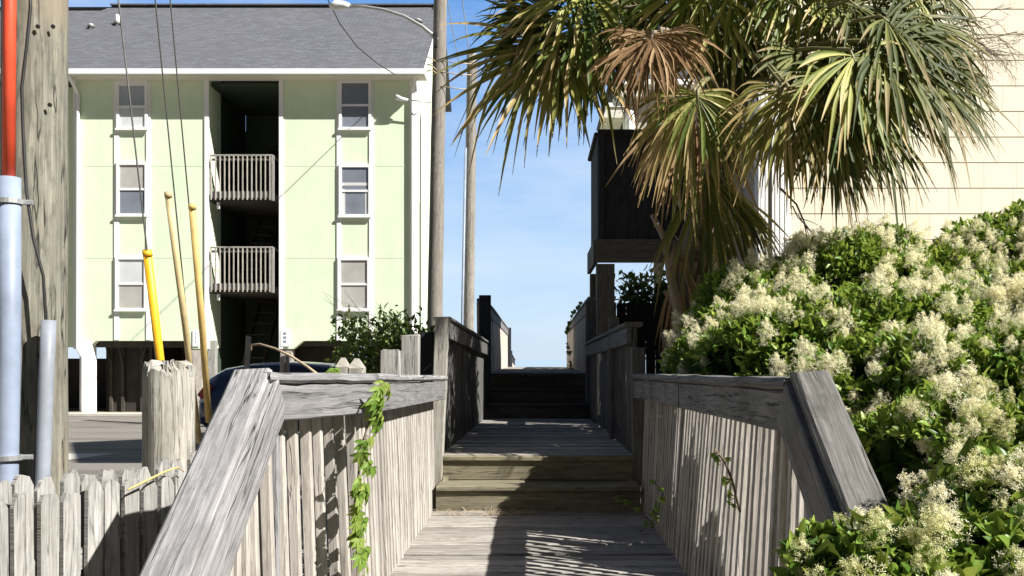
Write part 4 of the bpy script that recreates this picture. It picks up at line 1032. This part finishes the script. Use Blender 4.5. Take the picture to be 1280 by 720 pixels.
mb.tube([P(815,268,7.0),P(832,300,7.0),P(838,345,7.02),P(850,400,7.1),P(862,445,7.2)],[.02,.03,.035,.045,.05],10); mb.tube([P(846,300,6.98),P(838,335,7.0)],[.02,.03],8)
mb.tube([P(832,415,7.0),P(838,440,7.05),P(846,470,7.1)],[.04,.05,.05],8); mb.build('dead_stalk',M['petdead'],PT,True)

def frond(hub,tip,base,mat,petmat,n=42,spread=3.9,droop=.45,hint=None,name='frond',wid=.033,tipdroop=.35,messy=.15,cup=.15,label=None):
    hub=np.array(hub,float); tip=np.array(tip,float); base=np.array(base,float)
    A=tip-hub; L=np.linalg.norm(A); A=A/L
    out=hub-np.array(crown); out[2]=0
    if hint is None: hint=np.array([0,0,1.0])*max(.25,1-abs(A[2]))+unit(out)*.9*abs(A[2])+np.array([.35,-.95,.15])
    N=np.array(hint,float); N=N-A*N.dot(A); N=N/np.linalg.norm(N); S=np.cross(A,N)
    V=[];T=[];UV=[]; ts=np.array([0,.14,.3,.46,.62,.76,.88,1.0])
    dth=spread/n
    for i in range(n):
        if R(0,1)<.05+messy*.5: continue
        th=-spread/2+spread*(i+.5)/n+R(-.5,.5)*dth*(1+messy*3)
        sl=L*(.52+.48*math.cos(th*.42))*R(.86,1.08)
        # each blade leaves the short costa a little further out near the middle
        o=hub+A*L*.10*math.cos(th*.5)
        dr=A*math.cos(th)+S*math.sin(th)+N*(cup*abs(math.sin(th))+R(-messy,messy)); dr/=np.linalg.norm(dr)
        sd=np.cross(dr,N); sd/=np.linalg.norm(sd); nn=np.cross(sd,dr)
        tw=R(-.5,.5)*messy*4; wmax=wid*R(.75,1.1); td=tipdroop*R(.4,1.6); dk=droop*R(.5,1.1); lat=R(-.35,.35)*messy*3
        c=len(V); kk=R(0,1)<.16; kt=R(.45,.7)
        vid=random.randint(0,9999)+.5
        for j,t_ in enumerate(ts):
            p=o+dr*sl*t_+S*lat*sl*t_**2
            g=dk*t_**2*.55+td*max(0,t_-.5)**2*1.6
            if kk and t_>kt: g+=(t_-kt)*.9
            p=p+np.array([0,0,-1.0])*sl*g
            # keep the blade's length when it hangs
            if g>.0: p=p-dr*sl*g*.32
            ww=min(t_*sl*dth*1.06+.003,wmax)*(1 if t_<.62 else max(.06,(1-t_)/.38)**.8)
            a=tw*t_; s2=sd*math.cos(a)+nn*math.sin(a); n2=nn*math.cos(a)-sd*math.sin(a)
            V+= [p+s2*ww*.5+n2*ww*.22,p-n2*ww*.10,p-s2*ww*.5+n2*ww*.22]; UV+=[(t_,vid)]*3
        for j in range(len(ts)-1):
            q=c+j*3
            T+=[(q,q+1,q+4),(q,q+4,q+3),(q+1,q+2,q+5),(q+1,q+5,q+4)]
    o_=arr_mesh(name,np.array(V),T,np.array(UV),mat,PT)
    if label: o_['label']=label
    b=Vector(base); h=Vector(hub); mid=b.lerp(h,.5)+Vector((0,0,.10*(h-b).length)); e=h+Vector(A)*L*.22
    mb=MB(); mb.tube([b,b.lerp(mid,.5)+Vector((0,0,.02)),mid,mid.lerp(h,.5)+Vector((0,0,.015)),h,e],[.024,.02,.017,.015,.014,.004],7); mb.build('petiole',petmat,o_,True)
    return o_
G,Y,K,D=M['palm'],M['palmy'],M['palmd'],M['palmdead']
def fr(h,t_,b,mat,**kw):
    pm=M['petdead'] if mat is D else M['petiole']
    frond(P(*h),P(*t_),P(*b) if b else crown+Vector((R(-.06,.06),R(-.06,.06),R(0,.25))),mat,pm,**kw)
cr0=(905,110,7.3)
# left side fans
fr((748,28,6.85),(635,58,6.6),cr0,G,droop=0.33,spread=4.0,n=46,tipdroop=.22,wid=.046,messy=.10)
fr((712,48,6.95),(572,128,6.75),cr0,Y,droop=0.21,spread=3.2,n=44,label='yellowing fan frond pointing left over the lamp pole',tipdroop=.22,wid=.046,messy=.10)
fr((705,50,7.15),(600,122,7.2),cr0,G,droop=0.36,spread=3.4,n=44,tipdroop=.22,wid=.046,messy=.10)
fr((722,40,7.05),(684,132,6.9),cr0,G,droop=0.21,spread=3.2,n=44,tipdroop=.22,wid=.046,messy=.10)
fr((745,45,7.3),(716,135,7.3),cr0,K,droop=0.18,spread=3.0,tipdroop=.22,wid=.046,messy=.10)
fr((742,-12,6.9),(625,12,6.7),cr0,G,droop=0.30,spread=3.8,n=46,tipdroop=.22,wid=.046,messy=.10)
fr((770,-40,7.3),(670,-20,7.3),cr0,K,droop=0.35,spread=4.0,tipdroop=.22,wid=.044,messy=.11)
# dead tuft
fr((815,40,6.05),(808,115,6.0),(880,90,7.1),D,droop=.3,spread=3.6,n=46,messy=.28,tipdroop=.6,wid=.034,name='dead_frond',label='dry brown collapsed fan at the crown\'s left')
fr((826,36,6.1),(836,110,6.0),(880,90,7.1),D,droop=.3,spread=3.6,n=40,messy=.3,tipdroop=.6,wid=.032,name='dead_frond')
fr((800,50,6.1),(782,112,6.0),(880,90,7.1),D,droop=.3,spread=3.4,n=34,messy=.3,tipdroop=.6,wid=.03,name='dead_frond')
# centre hanging fans
fr((868,112,6.1),(856,222,6.1),(900,118,7.1),Y,droop=.9,spread=4.4,n=60,cup=-.2,tipdroop=.3,messy=.17,wid=.034,label='yellow green fan hanging in front of the trunk')
fr((866,122,6.45),(842,228,6.45),(900,118,7.1),D,droop=.8,spread=3.6,n=50,cup=-.3,messy=.22,name='dead_frond')
fr((872,114,6.05),(872,190,6.03),(900,118,7.1),G,droop=.5,spread=4.0,n=30,cup=-.1,messy=.12,wid=.04)
fr((978,106,6.0),(975,203,6.0),(915,75,7.1),Y,droop=.85,spread=4.2,n=52,cup=-.2,messy=.18,wid=.034,tipdroop=.28,label='half brown fan on a bright yellow stalk right of the trunk')
fr((985,108,5.95),(1012,212,5.92),(915,75,7.1),Y,droop=.7,spread=3.0,n=44,cup=-.2,messy=.22)
fr((1015,120,7.1),(1085,240,7.1),(915,90,7.1),K,droop=0.21,spread=2.8,n=42,tipdroop=.22,wid=.046,messy=.10)
# skirt
fr((882,205,6.85),(905,335,6.75),(895,170,7.2),K,droop=.2,spread=1.7,n=34,cup=-.3,messy=.06)
fr((900,215,6.95),(945,322,6.9),(895,170,7.2),Y,droop=.1,spread=1.2,n=26,cup=-.3,messy=.06)
fr((850,300,7.1),(852,430,7.1),(870,260,7.3),D,droop=.05,spread=.7,n=18,cup=-.2,messy=.12,name='dead_frond')
# right side fans
fr((1062,62,5.95),(1115,180,5.85),cr0,G,droop=.4,spread=3.6,n=46,wid=.046,tipdroop=.22)
fr((1040,90,6.2),(1050,190,6.05),cr0,K,droop=.4,spread=3.6,n=44,wid=.042,tipdroop=.22)
fr((1095,50,6.1),(1205,140,6.05),cr0,K,droop=.3,spread=3.6,n=46,wid=.046,tipdroop=.22)
fr((1100,20,6.2),(1190,80,6.1),cr0,K,droop=.35,spread=3.6,n=46,wid=.046,tipdroop=.22)
fr((1112,55,7.2),(1232,150,7.15),cr0,K,droop=0.24,spread=3.4,n=46,tipdroop=.22,wid=.046,messy=.10)
fr((1120,40,7.4),(1235,85,7.4),cr0,K,droop=0.24,spread=3.6,n=44,tipdroop=.22,wid=.046,messy=.10)
fr((1085,15,7.0),(1195,30,6.9),cr0,K,droop=0.33,spread=3.8,n=46,tipdroop=.22,wid=.046,messy=.10)
fr((1060,90,7.2),(1110,200,7.1),cr0,K,droop=0.18,spread=3.0,n=44,tipdroop=.22,wid=.046,messy=.10)
fr((1035,70,6.85),(1062,170,6.75),cr0,G,droop=0.24,spread=3.2,n=42,tipdroop=.22,wid=.046,messy=.10)
fr((1040,0,6.8),(1090,90,6.6),cr0,G,droop=0.35,spread=3.6,n=44,tipdroop=.22,wid=.044,messy=.11)
# upper fans partly cut by the frame
fr((872,-35,6.75),(862,80,6.6),cr0,G,droop=0.28,spread=3.0,n=46,tipdroop=.22,wid=.044,messy=.11)
fr((925,-45,6.7),(925,75,6.55),cr0,G,droop=0.32,spread=3.2,n=46,tipdroop=.22,wid=.044,messy=.11)
fr((1000,-35,6.75),(1002,85,6.6),cr0,G,droop=0.32,spread=3.2,n=46,tipdroop=.22,wid=.044,messy=.11)
fr((1110,-45,7.0),(1180,45,6.85),cr0,G,droop=0.30,spread=3.6,n=46,tipdroop=.22,wid=.046,messy=.10)
fr((1150,-30,7.4),(1225,30,7.4),cr0,K,droop=0.35,spread=3.6,n=44,tipdroop=.22,wid=.044,messy=.11)
fr((905,20,7.0),(900,120,6.9),cr0,K,droop=0.28,spread=3.4,n=40,tipdroop=.22,wid=.044,messy=.11)
for h_,t_ in (((1030,165,6.3),(1068,250,6.25)),((1045,130,6.15),(1085,235,6.1)),((1075,120,6.7),(1150,225,6.7)),((1050,60,6.4),(1110,120,6.2)),((1000,60,6.5),(1010,150,6.3)),((1020,100,6.9),(1070,200,6.9)),((1100,90,7.4),(1215,175,7.4)),((1060,0,6.5),(1150,60,6.4)),((1130,70,7.0),(1250,155,6.9)),((1130,20,6.9),(1240,60,6.9))):
    fr(h_,t_,cr0,K,droop=.25,spread=3.2,n=44,wid=.046,messy=.13,tipdroop=.2)
for h_,t_ in (((690,10,7.0),(600,60,7.0)),((765,30,7.0),(744,95,7.0)),((790,-10,6.9),(740,60,6.8)),((830,-30,7.1),(820,60,7.1))):
    fr(h_,t_,cr0,K,droop=.3,spread=3.4,n=44,wid=.046,messy=.12,tipdroop=.2)
for h_,t_ in (((1040,20,7.9),(1130,110,7.9)),((1090,80,7.9),(1180,150,7.9)),((1050,80,7.8),(1110,180,7.8)),((990,60,7.9),(1050,160,7.9)),((1120,10,7.8),(1215,70,7.8)),((960,10,7.8),(980,110,7.8)),((1160,60,7.9),(1245,120,7.9)),((830,10,7.8),(790,110,7.8))):
    fr(h_,t_,cr0,K,droop=.2,spread=3.8,n=46,wid=.060,messy=.10,tipdroop=.2)
# crown above the frame and behind
for k in range(20):
    a=k*2.4+.3; el_=R(.25,1.25) ; rr_=R(1.0,1.35)
    o=Vector((math.cos(a)*math.cos(el_),math.sin(a)*math.cos(el_)*.9,math.sin(el_)))
    h=crown+Vector((0,0,.25))+o*rr_
    if h.y>8.5: h.y=8.5
    if o.y<.35 and CY-(h.z+.1-EYE)/h.y*F>-70: h.z+=.55
    e=h+Vector((o.x,o.y*.6,o.z-.55)).normalized()*R(.8,.95)
    if e.y>8.95: e.y=8.95
    if o.y<.35 and CY-(e.z-.35-EYE)/e.y*F>-15: e.z=h.z+.1
    frond(h,e,crown+Vector((0,0,.1)),K if o.y>-.1 else G,M['petiole'],n=38,spread=3.6,droop=.3,tipdroop=.22,wid=.034,messy=.14)
def twigs(name,root,dirs,depth,r0,mat):
    mb=MB()
    def go(p,d,l,r,k):
        q=p+d*l; mid=p.lerp(q,.5)+Vector((R(-1,1),R(-1,1),R(-1,1)))*l*.08; mb.tube([p,mid,q],[r,r*.8,r*.6],5,False)
        if k==0: return
        for _ in range(3):
            nd=(d+Vector((R(-.8,.8),R(-.6,.6),R(-.9,.5)))).normalized(); go(p.lerp(q,R(.4,1)),nd,l*R(.55,.8),r*.6,k-1)
    for d,l in dirs: go(Vector(root),Vector(d).normalized(),l,r0,depth)
    return mb.build(name,mat,PT,True)
twigs('dry_flower_stalk',P(1150,35,7.0),[((1,-.1,-.25),.42),((1,0,-.6),.35),((.9,.0,.05),.40)],4,.008,M['petdead'])
twigs('dry_flower_stalk',P(975,235,7.0),[((.55,-.1,-.85),.35)],2,.010,M['boot'])
mb=MB(); mb.tube([P(870,80,7.1),P(840,30,6.9),P(800,8,6.8),P(745,12,6.8)],[.018,.016,.014,.012],7); mb.tube([P(890,60,7.1),P(845,15,7.0),P(815,-30,7.0)],[.016,.014,.012],7); mb.build('bare_stalk',M['boot'],PT,True)
mb=MB(); mb.tube([P(838,70,6.7),P(839,30,6.7),P(840,-20,6.7)],[.02,.022,.02],8); mb.build('pale_stalk',M['petdead'],PT,True)

# ------------------------------------------------------------------ left shrub and creepers
def scatter_plant(name,label,cat,stems,nper,leafL,mat,base,spread=.10,group=None,smat='stem',r=.006,wfac=.45):
    t=thing(name,label,cat,base,group); mb=MB(); P_=[];A_=[]
    for pts in stems:
        pts=[Vector(p) for p in pts]; mb.tube(pts,[r*(1-.7*k/(len(pts)-1)) for k in range(len(pts))],6,False)
        for k in range(nper):
            q=R(.15,1)*(len(pts)-1); i=min(int(q),len(pts)-2); p=pts[i].lerp(pts[i+1],q-i); tg=(pts[i+1]-pts[i]).normalized()
            P_.append(np.array(p)+rng.normal(0,spread,3)); A_.append(np.array(tg)*.5+rng.normal(0,.7,3))
    mb.build('stems',M[smat],t,True)
    p=np.array(P_); n=len(p); nr=rng.normal(0,.5,(n,3))+np.array([.3,-.4,.7]); L=rng.uniform(.6,1.3,n)*leafL
    V,T,UV=leaves(p,np.array(A_),nr,L,L*wfac); arr_mesh('foliage',V,T,UV,mat,t); return t
st=[]
for k in range(34):
    b=P(R(455,535),500,R(8.4,9.4)); tp_=P(R(415,548),R(392,452),R(8.3,9.4)); st.append([b,b.lerp(tp_,.5)+Vector((R(-.08,.08),0,.05)),tp_])
scatter_plant('wild_shrub','dark straggly shrub behind the left railing against the green wall','shrub',st,100,.072,M['shrubg'],P(490,640,8.9),.065,r=.008)
t=thing('bare_twigs','spray of thin bare twigs rising from the dark straggly shrub','twig',P(480,500,9))
mb=MB()
for k in range(26):
    b=P(R(450,540),450,R(8.6,9.3)); e=P(R(400,545),R(362,425),R(8.5,9.3)); mb.tube([b,b.lerp(e,.6)+Vector((R(-.1,.1),0,.03)),e],[.004,.003,.0015],4,False)
mb.build('twigs',M['petdead'],t)
# creeper on the left balusters: palmate leaves of five leaflets
def creeper(name,label,pts,n,leafL,base,wander=.05,facing=(1,-.5,.4),mat='vine'):
    t=thing(name,label,'vine',base); mb=MB(); pts=[Vector(p) for p in pts]; mb.tube(pts,[.005]*len(pts),6,False)
    P_=[];A_=[];N_=[];LL=[]
    for k in range(n):
        q=R(0,1)*(len(pts)-1); i=min(int(q),len(pts)-2); p=pts[i].lerp(pts[i+1],q-i)
        f=np.array(facing)+rng.normal(0,.35,3); f=unit(f); c=np.array(p)+f*R(.01,.05)+np.array([0,R(-wander,wander),R(-.03,.03)])
        mb.tube([p,Vector(c)],.0018,4,False)
        dn=unit(np.array([R(-.25,.25),R(-.5,.5),-1.0])); sd=np.cross(dn,f); s_=R(.65,1.25)
        for a in (-1.25,-.6,0,.6,1.25):
            P_.append(c); A_.append(dn*math.cos(a)+sd*math.sin(a)); N_.append(f); LL.append(leafL*s_*(1-.22*abs(a)))
    mb.build('stem',M['stem'],t); L=np.array(LL); V,T,UV=leaves(np.array(P_),np.array(A_),np.array(N_),L,L*.42,.18,.22); 
    UV[:,1]=np.repeat(np.repeat(rng.integers(0,9999,n)+.5,5),7); arr_mesh('leaves',V,T,UV,M[mat],t); return t
xv=-.735
creeper('creeper_vine','light green creeper climbing the sunlit left balusters',[P(458,560,3.72) if False else (xv,3.45,.45),(xv-.002,3.62,.75),(xv,3.55,1.0),(xv+.015,3.62,1.25),(xv+.06,3.66,1.42),(-.66,3.72,1.50)],60,.066,(xv,3.6,.45),.08)
creeper('creeper_vine','small green creeper sprawling from the right balusters above the steps',[P(800,665,5.6),P(822,645,5.3),P(828,615,5.2),P(815,600,5.5)],12,.042,P(815,670,5.5),.06,(-.7,-.7,.3))
creeper('creeper_vine','leafy sprig reaching over the shaded lower step from the right',[P(818,655,5.9),P(798,640,6.0),P(778,628,6.1),P(762,622,6.15)],7,.045,P(815,655,5.9),.05,(-.3,-.9,.4))
creeper('creeper_vine','little yellowish weed growing through the right balusters',[P(925,640,3.55),P(915,600,3.5),P(905,575,3.5),P(893,562,3.52)],14,.030,P(920,640,3.5),.06,(-.8,-.6,.3))
creeper('creeper_vine','dark vine wisps on the far right railing end against the sky',[P(716,466,16),P(712,440,17),P(708,415,17.5),P(716,392,16),P(728,378,14)],26,.085,P(716,467,16),.12,(-.6,-.8,.2),'shrubl')
creeper('creeper_vine','tiny green sprout lying on the left railing cap',[P(402,468,3.58),P(412,466,3.6),P(420,467,3.62)],4,.04,P(410,467,3.6),.02,(.2,-.6,.7))
# dead grass on the lower step
t=thing('dead_grass','wisps of dead grass at the foot of the mossy steps','grass',(-.3,6.4,.48)); t['kind']='stuff'
mb=MB()
for k in range(70):
    x=R(-.72,0); y=R(6.28,6.5); a=R(0,6.28); l=R(.05,.14); mb.tube([(x,y,.485),(x+math.cos(a)*l*.5,y+math.sin(a)*l*.3,.49+R(0,.03)),(x+math.cos(a)*l,y+math.sin(a)*l*.4,.488)],.0018,3,False)
mb.build('grass_wisps',M['dry'],t)
# plant behind the raised deck (sea grape seen through the gap)
st=[]
for k in range(44):
    b=P(R(772,850),450,13.6); e=P(R(772,855),R(338,372),13.5); st.append([b,b.lerp(e,.5),e])
scatter_plant('wild_shrub','dark shrub seen through the gap below the raised deck','shrub',st,46,.12,M['shrubl'],P(810,560,13.6),.10)
